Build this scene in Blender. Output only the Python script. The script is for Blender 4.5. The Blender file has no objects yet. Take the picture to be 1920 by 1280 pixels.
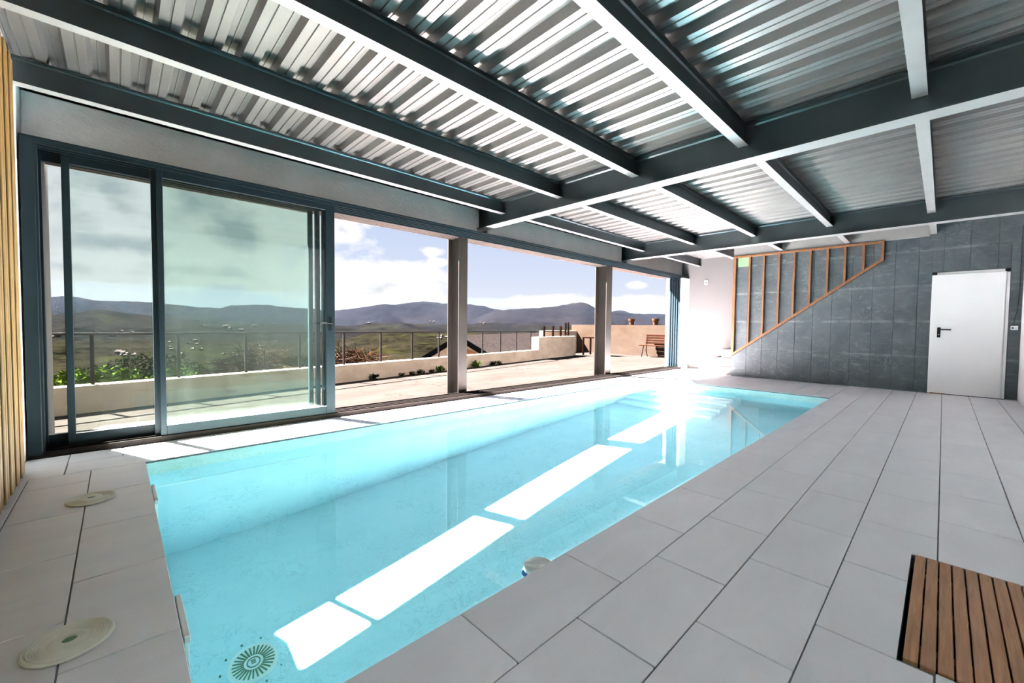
import bpy, bmesh, math, random
from mathutils import Vector, Matrix, noise
from mathutils.bvhtree import BVHTree

SC = bpy.context.scene
COL = SC.collection
random.seed(7)

# ------------------------------------------------------------------ camera
YAW, PITCH, ROLL, FPX, CAMH = 0.806925, -0.0354954, 0.0110519, 774.22, 1.05
_f = Vector((-math.sin(YAW) * math.cos(PITCH), math.cos(YAW) * math.cos(PITCH), math.sin(PITCH)))
_r = Vector((math.cos(YAW), math.sin(YAW), 0))
_u = _r.cross(_f)
CR = _r * math.cos(ROLL) + _u * math.sin(ROLL)
CU = -_r * math.sin(ROLL) + _u * math.cos(ROLL)
CF = _f
CAM = Vector((0, 0, CAMH))
cam = bpy.data.objects.new('camera', bpy.data.cameras.new('camera'))
COL.objects.link(cam)
cam.matrix_world = Matrix(((CR.x, CU.x, -CF.x, 0), (CR.y, CU.y, -CF.y, 0), (CR.z, CU.z, -CF.z, CAMH), (0, 0, 0, 1)))
cam.data.sensor_width = 36
cam.data.lens = FPX / 1920 * 36
cam.data.clip_end = 20000
cam.data.clip_start = 0.05
SC.camera = cam


def ray(x, y):
    """world direction of a photo pixel, used only to survey the far landscape"""
    return (CR * ((x - 960) / FPX) - CU * ((y - 640) / FPX) + CF)


# ------------------------------------------------------------------ light
SUN_DIR = Vector((0.784, 0.333, -1.0))
sun = bpy.data.objects.new('sun', bpy.data.lights.new('sun', 'SUN'))
COL.objects.link(sun)
sun.rotation_euler = SUN_DIR.to_track_quat('-Z', 'Y').to_euler()
sun.data.energy = 30.0
sun.data.angle = math.radians(0.6)
sun.data.color = (1.0, 0.90, 0.90)
sun.data.cycles.is_caustics_light = True

SC.view_settings.view_transform = 'Standard'
SC.view_settings.look = 'None'
SC.view_settings.gamma = 1
SC.view_settings.use_curve_mapping = False
SC.view_settings.exposure = 3.69

cy = SC.cycles
cy.max_bounces = 16
cy.diffuse_bounces = 8
cy.glossy_bounces = 5
cy.transmission_bounces = 8
cy.transparent_max_bounces = 24
cy.volume_bounces = 0
cy.caustics_reflective = False
cy.caustics_refractive = True
cy.sample_clamp_indirect = 8
cy.use_denoising = True


# ------------------------------------------------------------------ node helpers
class NT:
    def __init__(self, tree):
        self.t = tree
        tree.nodes.clear()

    def n(self, typ, **kw):
        nd = self.t.nodes.new(typ)
        for k, v in kw.items():
            if k.startswith('_'):
                setattr(nd, k[1:], v)
        return nd

    def put(self, sock, v):
        if v is None:
            return
        if isinstance(v, bpy.types.NodeSocket):
            self.t.links.new(v, sock)
        elif isinstance(v, (tuple, list)):
            v = tuple(v)
            if sock.type == 'RGBA' and len(v) == 3:
                v = v + (1,)
            sock.default_value = v
        else:
            sock.default_value = v

    def math(self, op, a, b=None, c=None, clamp=False):
        nd = self.n('ShaderNodeMath', _operation=op, _use_clamp=clamp)
        for i, v in enumerate((a, b, c)):
            self.put(nd.inputs[i], v)
        return nd.outputs[0]

    def vmath(self, op, a, b=None):
        nd = self.n('ShaderNodeVectorMath', _operation=op)
        self.put(nd.inputs[0], a)
        self.put(nd.inputs[1], b)
        return nd.outputs['Value'] if op in ('DOT_PRODUCT', 'LENGTH', 'DISTANCE') else nd.outputs[0]

    def noise(self, vec, scale, detail=4, rough=0.55, dist=0.0, out='Fac'):
        nd = self.n('ShaderNodeTexNoise')
        self.put(nd.inputs['Vector'], vec)
        nd.inputs['Scale'].default_value = scale
        nd.inputs['Detail'].default_value = detail
        nd.inputs['Roughness'].default_value = rough
        nd.inputs['Distortion'].default_value = dist
        return nd.outputs[out]

    def ramp(self, fac, stops, interp='LINEAR'):
        nd = self.n('ShaderNodeValToRGB')
        self.put(nd.inputs[0], fac)
        cr = nd.color_ramp
        cr.interpolation = interp
        while len(cr.elements) < len(stops):
            cr.elements.new(0.5)
        for e, (p, c) in zip(cr.elements, stops):
            e.position = p
            e.color = (c, c, c, 1) if not isinstance(c, (tuple, list)) else (*c, 1)
        return nd.outputs[0]

    def mix(self, fac, a, b, mode='MIX'):
        nd = self.n('ShaderNodeMix', _data_type='RGBA', _blend_type=mode)
        self.put(nd.inputs[0], fac)
        self.put(nd.inputs[6], a)
        self.put(nd.inputs[7], b)
        return nd.outputs[2]

    def sep(self, v):
        nd = self.n('ShaderNodeSeparateXYZ')
        self.put(nd.inputs[0], v)
        return nd.outputs

    def comb(self, x, y, z):
        nd = self.n('ShaderNodeCombineXYZ')
        for i, v in enumerate((x, y, z)):
            self.put(nd.inputs[i], v)
        return nd.outputs[0]

    def pos(self):
        return self.n('ShaderNodeNewGeometry').outputs['Position']

    def obj(self):
        return self.n('ShaderNodeTexCoord').outputs['Object']

    def rnd(self):
        return self.n('ShaderNodeObjectInfo').outputs['Random']

    def bump(self, h, strength=0.3, dist=0.01, normal=None):
        nd = self.n('ShaderNodeBump')
        nd.inputs['Strength'].default_value = strength
        nd.inputs['Distance'].default_value = dist
        self.put(nd.inputs['Height'], h)
        if normal is not None:
            self.put(nd.inputs['Normal'], normal)
        return nd.outputs[0]

    def scale(self, v, s):
        nd = self.n('ShaderNodeMapping')
        self.put(nd.inputs[0], v)
        nd.inputs['Scale'].default_value = s
        return nd.outputs[0]

    def bsdf(self, color, rough=0.6, metal=0.0, normal=None, spec=0.5, **kw):
        p = self.n('ShaderNodeBsdfPrincipled')
        self.put(p.inputs['Base Color'], color)
        self.put(p.inputs['Roughness'], rough)
        self.put(p.inputs['Metallic'], metal)
        p.inputs['Specular IOR Level'].default_value = spec
        if normal is not None:
            self.put(p.inputs['Normal'], normal)
        for k, v in kw.items():
            self.put(p.inputs[k], v)
        return p.outputs[0]

    def out(self, s, volume=None):
        o = self.n('ShaderNodeOutputMaterial')
        if s is not None:
            self.put(o.inputs['Surface'], s)
        if volume is not None:
            self.put(o.inputs['Volume'], volume)


MATS = {}


def material(name):
    m = bpy.data.materials.new(name)
    m.use_nodes = True
    MATS[name] = m
    return NT(m.node_tree)


def simple(name, color, rough=0.6, metal=0.0, var=0.15, scale=6.0, bump=0.0, bscale=60.0, spec=0.5, bdist=0.004):
    t = material(name)
    v = t.pos()
    f = t.noise(v, scale, 5)
    c = t.mix(t.ramp(f, [(0.3, 0.0), (0.7, 1.0)]), tuple(k * (1 - var) for k in color), tuple(min(1, k * (1 + var)) for k in color))
    nrm = t.bump(t.noise(v, bscale, 3), bump, bdist) if bump else None
    t.out(t.bsdf(c, rough, metal, nrm, spec))


# ------------------------------------------------------------------ sky with clouds
world = bpy.data.worlds.new('sky')
SC.world = world
world.use_nodes = True
w = NT(world.node_tree)
wd = w.n('ShaderNodeTexCoord').outputs['Generated']
ws = w.sep(wd)
el = w.math('MAXIMUM', ws[2], 0.0)
sky = w.ramp(el, [(0.0, (0.86, 0.89, 0.97)), (0.12, (0.68, 0.75, 0.92)), (0.30, (0.50, 0.62, 0.88)), (1.0, (0.24, 0.40, 0.80))])
# clouds: billows of noise gathered into banks, azimuth measured from +Y towards -X
az = w.math('ARCTAN2', w.math('MULTIPLY', ws[0], -1.0), ws[1])
ae = w.comb(az, ws[2], 0.0)
nz = w.noise(w.scale(wd, (1, 1, 1.7)), 9.0, 5, 0.58, 0.0)
nb = w.noise(w.scale(wd, (1, 1, 1.7)), 3.1, 2, 0.5, 0.0)
lay = w.math('ADD', el, 0.20)
cp = w.comb(w.math('DIVIDE', ws[0], lay), w.math('DIVIDE', ws[1], lay), 0.0)
nh = w.noise(cp, 2.0, 3, 0.56, 0.0)
field = w.math('MULTIPLY_ADD', w.math('SUBTRACT', nz, 0.5), 1.25, w.math('MULTIPLY', w.math('SUBTRACT', nb, 0.5), 0.7))


def azel(px, py):
    d = ray(px, py).normalized()
    return math.atan2(-d.x, d.y), d.z


body = None
for (px, py, ra, re, kk) in ((700, 545, 0.17, 0.075, 1.0), (600, 520, 0.10, 0.10, 1.0), (640, 430, 0.045, 0.035, 0.75), (810, 472, 0.030, 0.013, 0.85), (822, 490, 0.025, 0.010, 0.7),
                             (1060, 566, 0.22, 0.018, 0.9), (1210, 570, 0.10, 0.016, 0.8), (1195, 535, 0.022, 0.010, 0.85), (700, 418, 0.05, 0.012, 0.5),
                             (470, 440, 0.20, 0.12, 1.15), (350, 380, 0.13, 0.10, 0.95), (200, 360, 0.16, 0.07, 0.85), (220, 460, 0.20, 0.035, 0.9), (160, 505, 0.22, 0.025, 0.85), (420, 515, 0.25, 0.05, 0.9),
                             (-200, 420, 0.35, 0.2, 0.9), (-700, 450, 0.4, 0.15, 0.9)):
    a0, e0 = azel(px, py)
    q_ = w.n('ShaderNodeVectorMath', _operation='MULTIPLY_ADD')
    w.put(q_.inputs[0], ae)
    q_.inputs[1].default_value = (1 / ra, 1 / re, 0)
    q_.inputs[2].default_value = (-a0 / ra, -e0 / re, 0)
    m_ = w.math('MULTIPLY_ADD', w.vmath('LENGTH', q_.outputs[0]), -kk * 0.5, kk * 0.5)
    body = m_ if body is None else w.math('MAXIMUM', body, m_)
body = w.math('MAXIMUM', body, w.math('SUBTRACT', w.math('MULTIPLY', w.math('SUBTRACT', nh, 0.52), 1.6), w.ramp(el, [(0.25, 0.6), (0.6, 0.0)])))
dn = w.math('ADD', body, field)
mask = w.ramp(dn, [(0.0, 0.0), (0.16, 0.75), (0.34, 1.0)])
shade = w.ramp(w.math('ADD', dn, w.math('MULTIPLY', w.math('SUBTRACT', w.vmath('DOT_PRODUCT', wd, (-0.94, -0.1, 0.33)), 0.93), 2.2)), [(0.10, (1.06, 1.05, 1.04)), (0.36, (0.93, 0.94, 0.97)), (0.60, (0.52, 0.58, 0.65))])
skyc = w.mix(mask, sky, shade)
bg = w.n('ShaderNodeBackground')
w.put(bg.inputs[0], skyc)
bg.inputs[1].default_value = 0.081
wo = w.n('ShaderNodeOutputWorld')
w.put(wo.inputs[0], bg.outputs[0])
world.cycles.sampling_method = 'MANUAL'
world.cycles.sample_map_resolution = 512


# ------------------------------------------------------------------ mesh helpers
class MB:
    def __init__(self):
        self.v, self.f = [], []

    def add(self, vs, fs):
        b = len(self.v)
        self.v += [tuple(p) for p in vs]
        self.f += [tuple(i + b for i in q) for q in fs]
        return self

    def box(self, x0, x1, y0, y1, z0, z1):
        vs = [(x0, y0, z0), (x1, y0, z0), (x1, y1, z0), (x0, y1, z0), (x0, y0, z1), (x1, y0, z1), (x1, y1, z1), (x0, y1, z1)]
        return self.add(vs, [(0, 3, 2, 1), (4, 5, 6, 7), (0, 1, 5, 4), (1, 2, 6, 5), (2, 3, 7, 6), (3, 0, 4, 7)])

    def cbox(self, x0, x1, y0, y1, z0, z1, c=0.004):
        """box with all twelve edges chamfered"""
        bm = bmesh.new()
        bmesh.ops.create_cube(bm, size=1)
        for q in bm.verts:
            q.co = ((x0 + x1) / 2 + q.co.x * (x1 - x0), (y0 + y1) / 2 + q.co.y * (y1 - y0), (z0 + z1) / 2 + q.co.z * (z1 - z0))
        c = min(c, 0.3 * min(abs(x1 - x0), abs(y1 - y0), abs(z1 - z0)))
        bmesh.ops.bevel(bm, geom=bm.edges[:], offset=c, segments=1, affect='EDGES')
        bm.verts.index_update()
        self.add([q.co[:] for q in bm.verts], [[q.index for q in f.verts] for f in bm.faces])
        bm.free()
        return self

    def prism(self, poly, a, b, axis='y'):
        """polygon extruded along an axis; poly pairs are the two other axes in order"""
        def p(u, v, t):
            return {'x': (t, u, v), 'y': (u, t, v), 'z': (u, v, t)}[axis]
        n = len(poly)
        vs = [p(u, v, a) for u, v in poly] + [p(u, v, b) for u, v in poly]
        fs = [tuple(range(n))[::-1], tuple(range(n, 2 * n))]
        fs += [(i, (i + 1) % n, n + (i + 1) % n, n + i) for i in range(n)]
        return self.add(vs, fs)

    def bar(self, p, q, w, h=None, up=(0, 0, 1)):
        p, q = Vector(p), Vector(q)
        h = w if h is None else h
        d = (q - p).normalized()
        s = d.cross(Vector(up))
        if s.length < 1e-4:
            s = d.cross(Vector((1, 0, 0)))
        s.normalize()
        t = s.cross(d)
        vs = []
        for e in (p, q):
            for a, b in ((-1, -1), (1, -1), (1, 1), (-1, 1)):
                vs.append(e + s * (a * w / 2) + t * (b * h / 2))
        return self.add(vs, [(0, 3, 2, 1), (4, 5, 6, 7), (0, 1, 5, 4), (1, 2, 6, 5), (2, 3, 7, 6), (3, 0, 4, 7)])

    def tube(self, pts, r, n=8):
        pts = [Vector(p) for p in pts]
        rs = r if isinstance(r, (list, tuple)) else [r] * len(pts)
        b = len(self.v)
        prev = None
        for i, p in enumerate(pts):
            d = (pts[min(i + 1, len(pts) - 1)] - pts[max(i - 1, 0)]).normalized()
            s = d.cross(Vector((0, 0, 1))) if prev is None else prev - d * prev.dot(d)
            if s.length < 1e-3:
                s = d.cross(Vector((1, 0, 0)))
            s.normalize()
            prev = s
            t = d.cross(s)
            for k in range(n):
                a = 2 * math.pi * k / n
                self.v.append(tuple(p + (s * math.cos(a) + t * math.sin(a)) * rs[i]))
        for i in range(len(pts) - 1):
            for k in range(n):
                self.f.append((b + i * n + k, b + i * n + (k + 1) % n, b + (i + 1) * n + (k + 1) % n, b + (i + 1) * n + k))
        self.f.append(tuple(b + k for k in range(n))[::-1])
        self.f.append(tuple(b + (len(pts) - 1) * n + k for k in range(n)))
        return self

    def lathe(self, prof, c=(0, 0, 0), n=48, caps=True):
        """revolve (r, z) pairs about the vertical through c"""
        b = len(self.v)
        for r, z in prof:
            for k in range(n):
                a = 2 * math.pi * k / n
                self.v.append((c[0] + r * math.cos(a), c[1] + r * math.sin(a), c[2] + z))
        for i in range(len(prof) - 1):
            for k in range(n):
                self.f.append((b + i * n + k, b + i * n + (k + 1) % n, b + (i + 1) * n + (k + 1) % n, b + (i + 1) * n + k))
        if caps and prof[0][0] > 1e-6:
            self.f.append(tuple(b + k for k in range(n))[::-1])
        if caps and prof[-1][0] > 1e-6:
            self.f.append(tuple(b + (len(prof) - 1) * n + k for k in range(n)))
        return self

    def mesh(self, name, mat, off=(0, 0, 0), smooth=False):
        m = bpy.data.meshes.new(name)
        m.from_pydata([(x - off[0], y - off[1], z - off[2]) for x, y, z in self.v], [], self.f)
        m.materials.append(MATS[mat])
        if smooth:
            for p in m.polygons:
                p.use_smooth = True
        m.validate()
        m.update()
        return m


def rootloc(o):
    v = Vector((0, 0, 0))
    while o is not None:
        v += Vector(o.location)
        o = o.parent
    return v


def tag(o, label=None, cat=None, group=None, kind=None):
    if label:
        o['label'] = label
    if cat:
        o['category'] = cat
    if group:
        o['group'] = group
    if kind:
        o['kind'] = kind
    return o


def empty(name, loc, label=None, cat=None, group=None, kind=None):
    o = bpy.data.objects.new(name, None)
    o.location = loc
    o.empty_display_size = 0.1
    COL.objects.link(o)
    return tag(o, label, cat, group, kind)


def build(name, mb, mat, parent=None, base=None, smooth=False):
    """link world-space geometry as one object; its origin sits on its parent's origin (or at base)"""
    org = rootloc(parent) if parent is not None else Vector(base or (0, 0, 0))
    o = bpy.data.objects.new(name, mb.mesh(name, mat, org, smooth))
    if parent is not None:
        o.parent = parent
    else:
        o.location = org
    COL.objects.link(o)
    return o


def inst(name, mesh, loc, parent=None, rot=None):
    o = bpy.data.objects.new(name, mesh)
    o.location = Vector(loc) - (rootloc(parent) if parent is not None else Vector((0, 0, 0)))
    if parent is not None:
        o.parent = parent
    if rot:
        o.rotation_euler = rot
    COL.objects.link(o)
    return o


_cache = {}


def piece(name, x0, x1, y0, y1, z0, z1, mat, parent, c=0.003):
    """small chamfered block as its own object, mesh shared between equal sizes"""
    k = (round(x1 - x0, 4), round(y1 - y0, 4), round(z1 - z0, 4), mat, c)
    if k not in _cache:
        a, b, d = k[0] / 2, k[1] / 2, k[2] / 2
        _cache[k] = MB().cbox(-a, a, -b, b, -d, d, c).mesh(name, mat)
    return inst(name, _cache[k], ((x0 + x1) / 2, (y0 + y1) / 2, (z0 + z1) / 2), parent)


def copy_tree(o, parent=None):
    c = o.copy()
    COL.objects.link(c)
    c.parent = parent
    for ch in list(o.children):
        copy_tree(ch, c)
    return c


# ------------------------------------------------------------------ materials
t = material('deck_tile')
v = t.pos()
r = t.rnd()
sh = t.n('ShaderNodeVectorMath', _operation='ADD')
t.put(sh.inputs[0], v)
t.put(sh.inputs[1], t.comb(t.math('MULTIPLY', r, 37.0), t.math('MULTIPLY', r, 19.0), 0.0))
f1 = t.noise(t.scale(sh.outputs[0], (3.2, 1.1, 1)), 1.8, 6, 0.55, 0.6)
f2 = t.noise(v, 90, 3)
col = t.mix(t.ramp(f1, [(0.3, 0.0), (0.72, 1.0)]), (0.77, 0.75, 0.77), (0.86, 0.84, 0.86))
col = t.mix(t.math('MULTIPLY', t.math('SUBTRACT', f2, 0.4), 0.25, clamp=True), col, (0.62, 0.62, 0.63))
col = t.mix(t.math('MULTIPLY', r, 0.10), col, (0.68, 0.68, 0.70))
t.out(t.bsdf(col, t.ramp(f1, [(0.3, 0.42), (0.7, 0.55)]), normal=t.bump(f2, 0.08, 0.002)))

simple('grout', (0.16, 0.16, 0.165), 0.9, bump=0.2)

t = material('pool_liner')
v = t.pos()
a = t.math('ABSOLUTE', t.math('SUBTRACT', t.noise(v, 9, 5, 0.65, 1.2), 0.5))
b = t.noise(v, 2.2, 3)
vein = t.math('MULTIPLY', t.ramp(a, [(0.0, 1.0), (0.022, 0.0)]), t.ramp(b, [(0.40, 0.0), (0.58, 1.0)]))
a2 = t.math('ABSOLUTE', t.math('SUBTRACT', t.noise(v, 22, 3, 0.6, 0.8), 0.5))
vein2 = t.math('MULTIPLY', t.ramp(a2, [(0.0, 0.6), (0.02, 0.0)]), t.ramp(t.noise(v, 3.5, 3), [(0.5, 0.0), (0.66, 1.0)]))
vn = t.math('MAXIMUM', vein, vein2)
bc = t.mix(t.ramp(t.noise(v, 3, 4), [(0.3, 0.0), (0.7, 1.0)]), (0.58, 0.77, 0.82), (0.67, 0.82, 0.86))
t.out(t.bsdf(t.mix(t.math('MULTIPLY', vn, 0.45), bc, (0.16, 0.38, 0.40)), 0.5))

t = material('pool_band')      # dry liner above the waterline, dulled by algae in places
v = t.pos()
g = t.ramp(t.noise(t.scale(v, (1, 1, 5)), 3.0, 6, 0.7, 0.5), [(0.46, 0.0), (0.66, 1.0)])
z = t.sep(v)[2]
low = t.ramp(t.math('MULTIPLY', z, -7.0), [(0.15, 0.15), (0.8, 1.0)])
a = t.math('ABSOLUTE', t.math('SUBTRACT', t.noise(v, 14, 5, 0.65, 1.2), 0.5))
c = t.mix(t.math('MULTIPLY', t.math('MULTIPLY', g, low), 0.55), (0.66, 0.84, 0.80), (0.26, 0.42, 0.33))
c = t.mix(t.math('MULTIPLY', t.ramp(a, [(0.0, 1.0), (0.02, 0.0)]), 0.35), c, (0.20, 0.40, 0.36))
t.out(t.bsdf(c, 0.45))

t = material('pool_water')
gb = t.n('ShaderNodeBsdfGlass')
gb.inputs['Color'].default_value = (0.80, 0.98, 1.0, 1)
gb.inputs['Roughness'].default_value = 0.0
gb.inputs['IOR'].default_value = 1.333
t.out(gb.outputs[0])

t = material('pane_glass')
fr = t.n('ShaderNodeFresnel')
fr.inputs[0].default_value = 1.5
tr = t.n('ShaderNodeBsdfTransparent')
v = t.pos()
streak = t.ramp(t.noise(t.scale(v, (1, 14, 0.6)), 2.0, 4), [(0.45, 0.0), (0.8, 1.0)])
t.put(tr.inputs[0], (0.86, 0.92, 0.885))
gl = t.n('ShaderNodeBsdfGlossy')
gl.inputs['Roughness'].default_value = 0.0
ms = t.n('ShaderNodeMixShader')
t.put(ms.inputs[0], t.math('MULTIPLY', fr.outputs[0], 1.0, clamp=True))
t.put(ms.inputs[1], tr.outputs[0])
t.put(ms.inputs[2], gl.outputs[0])
df = t.n('ShaderNodeBsdfDiffuse')
df.inputs[0].default_value = (0.75, 0.8, 0.8, 1)
ms2 = t.n('ShaderNodeMixShader')
t.put(ms2.inputs[0], t.math('MULTIPLY_ADD', streak, 0.02, 0.006))
t.put(ms2.inputs[1], ms.outputs[0])
t.put(ms2.inputs[2], df.outputs[0])
t.out(ms2.outputs[0])

simple('aluminium', (0.012, 0.021, 0.026), 0.45, 0.0, 0.08, spec=0.12)
simple('aluminium_track', (0.0125, 0.0105, 0.0092), 0.6, 0.0, 0.1, spec=0.02)
simple('steel_paint', (0.085, 0.105, 0.112), 0.33, 0.72, 0.10, 3.0, 0.03, 40)
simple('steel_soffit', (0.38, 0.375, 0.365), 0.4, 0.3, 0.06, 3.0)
simple('head_track', (0.20, 0.155, 0.135), 0.5, 0.2, 0.1)
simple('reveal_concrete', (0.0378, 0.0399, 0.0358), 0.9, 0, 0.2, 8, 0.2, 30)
simple('edge_concrete', (0.30, 0.29, 0.275), 0.9, 0, 0.12, 3, 0.1, 30)
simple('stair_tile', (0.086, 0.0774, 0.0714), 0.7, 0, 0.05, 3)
simple('steel_column', (0.0427, 0.0372, 0.0316), 0.42, 0.55, 0.15, 3.0)
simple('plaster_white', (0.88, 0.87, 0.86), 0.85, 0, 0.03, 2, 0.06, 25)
simple('white_paint', (0.82, 0.82, 0.81), 0.38, 0, 0.02, 2)
simple('black_plastic', (0.006, 0.007, 0.009), 0.5, 0, 0.1, spec=0.15)
simple('chrome', (0.6, 0.6, 0.6), 0.25, 1.0, 0.05)
simple('rust', (0.42, 0.20, 0.05), 0.8, 0, 0.4, 30)
simple('white_plastic', (0.80, 0.80, 0.77), 0.35, 0, 0.04)
simple('lid_plastic', (0.74, 0.72, 0.62), 0.45, 0, 0.06, 10)
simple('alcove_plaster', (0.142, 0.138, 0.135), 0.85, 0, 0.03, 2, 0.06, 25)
simple('blue_plastic', (0.01, 0.13, 0.50), 0.25, 0, 0.05)
simple('dark_void', (0.012, 0.012, 0.012), 0.9, 0, 0.1)
simple('gap_green', (0.12, 0.20, 0.10), 0.6, 0, 0.2)
simple('roof_slab', (0.10, 0.10, 0.10), 0.9, 0, 0.2)
simple('pale_green_panel', (0.22, 0.36, 0.21), 0.7, 0, 0.06)
simple('terracotta', (0.0352, 0.0161, 0.00828), 0.85, 0, 0.12, 12, 0.1, 50, spec=0.0)
simple('rusty_steel', (0.00333, 0.00133, 0.000834), 0.8, 0.1, 0.35, 14, 0.1, 60, spec=0.0)
simple('railing_steel', (0.0114, 0.0102, 0.00955), 0.6, 0.4, 0.2, 14, spec=0.0)
simple('bench_wood', (0.0112, 0.00437, 0.00265), 0.6, 0, 0.2, 8, spec=0.0)
simple('roof_rake', (0.00249, 0.00275, 0.00324), 0.7, 0, 0.2, spec=0.0)
simple('house_wall', (0.24, 0.199, 0.149), 0.9, 0, 0.15, 3, spec=0.0)
simple('gable_brick', (0.175, 0.0698, 0.0315), 0.9, 0, 0.3, 4, spec=0.0)
simple('village_wall', (0.0286, 0.0246, 0.0233), 0.9, 0, 0.3, 0.02, spec=0.0)
simple('leaf_bright', (0.0154, 0.0279, 0.00279), 0.5, 0, 0.35, 6, spec=0.0)
simple('leaf_dark', (0.00254, 0.00509, 0.00157), 0.55, 0, 0.4, 6, spec=0.0)
simple('twig', (0.00972, 0.00483, 0.00278), 0.9, 0, 0.45, 5, spec=0.0)
simple('pale_twig', (0.0193, 0.014, 0.0102), 0.9, 0, 0.3, 5, spec=0.0)
simple('cable_black', (0.02, 0.02, 0.022), 0.5)

t = material('galvanised_deck')
v = t.pos()
s = t.sep(v)
PITCH_RIB, RIB0, DECKZ = 0.2175, -0.44, 2.875
u = t.math('FRACT', t.math('DIVIDE', t.math('SUBTRACT', s[1], RIB0), PITCH_RIB))
isflange = t.math('LESS_THAN', s[2], DECKZ + 0.004)
# two rows of round dimples along each wide lower flange
du = t.math('SUBTRACT', t.math('ABSOLUTE', t.math('SUBTRACT', u, 0.245)), 0.115)
dx = t.math('SUBTRACT', t.math('FRACT', t.math('DIVIDE', s[0], 0.034)), 0.5)
dd = t.math('ADD', t.math('POWER', t.math('MULTIPLY', du, PITCH_RIB), 2.0), t.math('POWER', t.math('MULTIPLY', dx, 0.034), 2.0))
dot = t.math('MULTIPLY', t.math('LESS_THAN', dd, 0.0035 ** 2), isflange)
# embossed dashes on the sloping sides
zz = t.math('DIVIDE', t.math('SUBTRACT', s[2], DECKZ), 0.058)
inweb = t.math('MULTIPLY', t.math('GREATER_THAN', zz, 0.12), t.math('LESS_THAN', zz, 0.9))
xx = t.math('FRACT', t.math('DIVIDE', s[0], 0.075))
row = t.math('MAXIMUM', t.math('LESS_THAN', t.math('ABSOLUTE', t.math('SUBTRACT', zz, 0.32)), 0.05),
             t.math('LESS_THAN', t.math('ABSOLUTE', t.math('SUBTRACT', zz, 0.68)), 0.05))
dash = t.math('MULTIPLY', row, t.math('LESS_THAN', xx, 0.5))
bar_ = t.math('MULTIPLY', t.math('LESS_THAN', t.math('ABSOLUTE', t.math('SUBTRACT', xx, 0.75)), 0.05), t.math('LESS_THAN', t.math('ABSOLUTE', t.math('SUBTRACT', zz, 0.45)), 0.22))
emb = t.math('MULTIPLY', t.math('MAXIMUM', dash, bar_), inweb)
mark = t.math('MAXIMUM', dot, emb)
spangle = t.noise(v, 55, 2)
soil = t.noise(v, 1.4, 5)
c = t.mix(t.ramp(soil, [(0.35, 0.0), (0.7, 1.0)]), (0.25, 0.24, 0.235), (0.325, 0.305, 0.29))
c = t.mix(t.math('MULTIPLY', spangle, 0.25), c, (0.22, 0.225, 0.225))
t.out(t.bsdf(c, t.math('MULTIPLY_ADD', spangle, 0.15, 0.38), 0.85, t.bump(mark, 1.0, 0.008)))

t = material('concrete')
v = t.pos()
f = t.noise(v, 2.2, 8, 0.6)
c = t.mix(t.ramp(f, [(0.3, 0.0), (0.7, 1.0)]), (0.74, 0.74, 0.72), (0.87, 0.86, 0.84))
pits = t.ramp(t.noise(t.scale(v, (1, 1, 2.2)), 26, 5, 0.7), [(0.62, 0.0), (0.75, 1.0)])
c = t.mix(t.math('MULTIPLY', pits, 0.6), c, (0.34, 0.34, 0.33))
t.out(t.bsdf(c, 0.9, normal=t.bump(t.noise(t.scale(v, (1, 1, 2)), 18, 6, 0.65), 0.6, 0.02)))

t = material('slate')
v = t.pos()
r = t.rnd()
off = t.vmath('ADD', v, t.comb(t.math('MULTIPLY', r, 61.0), 0.0, t.math('MULTIPLY', r, 23.0)))
f = t.noise(off, 3.0, 7, 0.62, 0.4)
c = t.mix(t.ramp(f, [(0.3, 0.0), (0.72, 1.0)]), (0.0472, 0.063, 0.0714), (0.0998, 0.12, 0.128))
scr = t.math('ABSOLUTE', t.math('SUBTRACT', t.noise(off, 2.6, 3, 0.5, 2.6), 0.5))
chalk = t.math('MULTIPLY', t.ramp(scr, [(0.0, 1.0), (0.012, 0.0)]), t.ramp(t.noise(v, 1.3, 4), [(0.48, 0.0), (0.68, 1.0)]))
smear = t.math('MULTIPLY', t.ramp(t.noise(t.scale(off, (1, 1, 3.0)), 4.5, 6, 0.7), [(0.55, 0.0), (0.8, 1.0)]), 0.45)
# lime bloom along the horizontal joints, strongest on some
zj = t.math('ABSOLUTE', t.math('SUBTRACT', t.math('FRACT', t.math('DIVIDE', t.math('ADD', t.sep(v)[2], 0.305), 0.61)), 0.5))
bloom = t.math('MULTIPLY', t.ramp(zj, [(0.0, 1.0), (0.05, 0.0)]), t.ramp(t.noise(v, 2.6, 5, 0.7), [(0.42, 0.0), (0.66, 1.0)]))
lime = t.math('MAXIMUM', t.math('MAXIMUM', t.math('MULTIPLY', chalk, 0.7), smear), t.math('MULTIPLY', bloom, 0.75))
c = t.mix(lime, c, (0.315, 0.347, 0.362))
t.out(t.bsdf(c, 0.55, normal=t.bump(t.noise(off, 9, 7, 0.6), 0.25, 0.01)))

simple('slate_joint', (0.17, 0.19, 0.20), 0.9)

t = material('lattice_wood')
v = t.pos()
f = t.noise(t.scale(v, (9, 9, 1.2)), 4, 5, 0.6, 0.5)
t.out(t.bsdf(t.mix(t.ramp(f, [(0.3, 0.0), (0.7, 1.0)]), (0.17, 0.066, 0.024), (0.28, 0.125, 0.05)), 0.6))

t = material('slat_wood')
v = t.pos()
r = t.rnd()
off = t.vmath('ADD', v, t.comb(t.math('MULTIPLY', r, 31.0), 0.0, t.math('MULTIPLY', r, 17.0)))
f = t.noise(t.scale(off, (14, 14, 0.9)), 3, 5, 0.6, 0.4)
c = t.mix(t.ramp(f, [(0.3, 0.0), (0.7, 1.0)]), (0.21, 0.105, 0.024), (0.38, 0.215, 0.065))
t.out(t.bsdf(c, 0.5))

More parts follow.
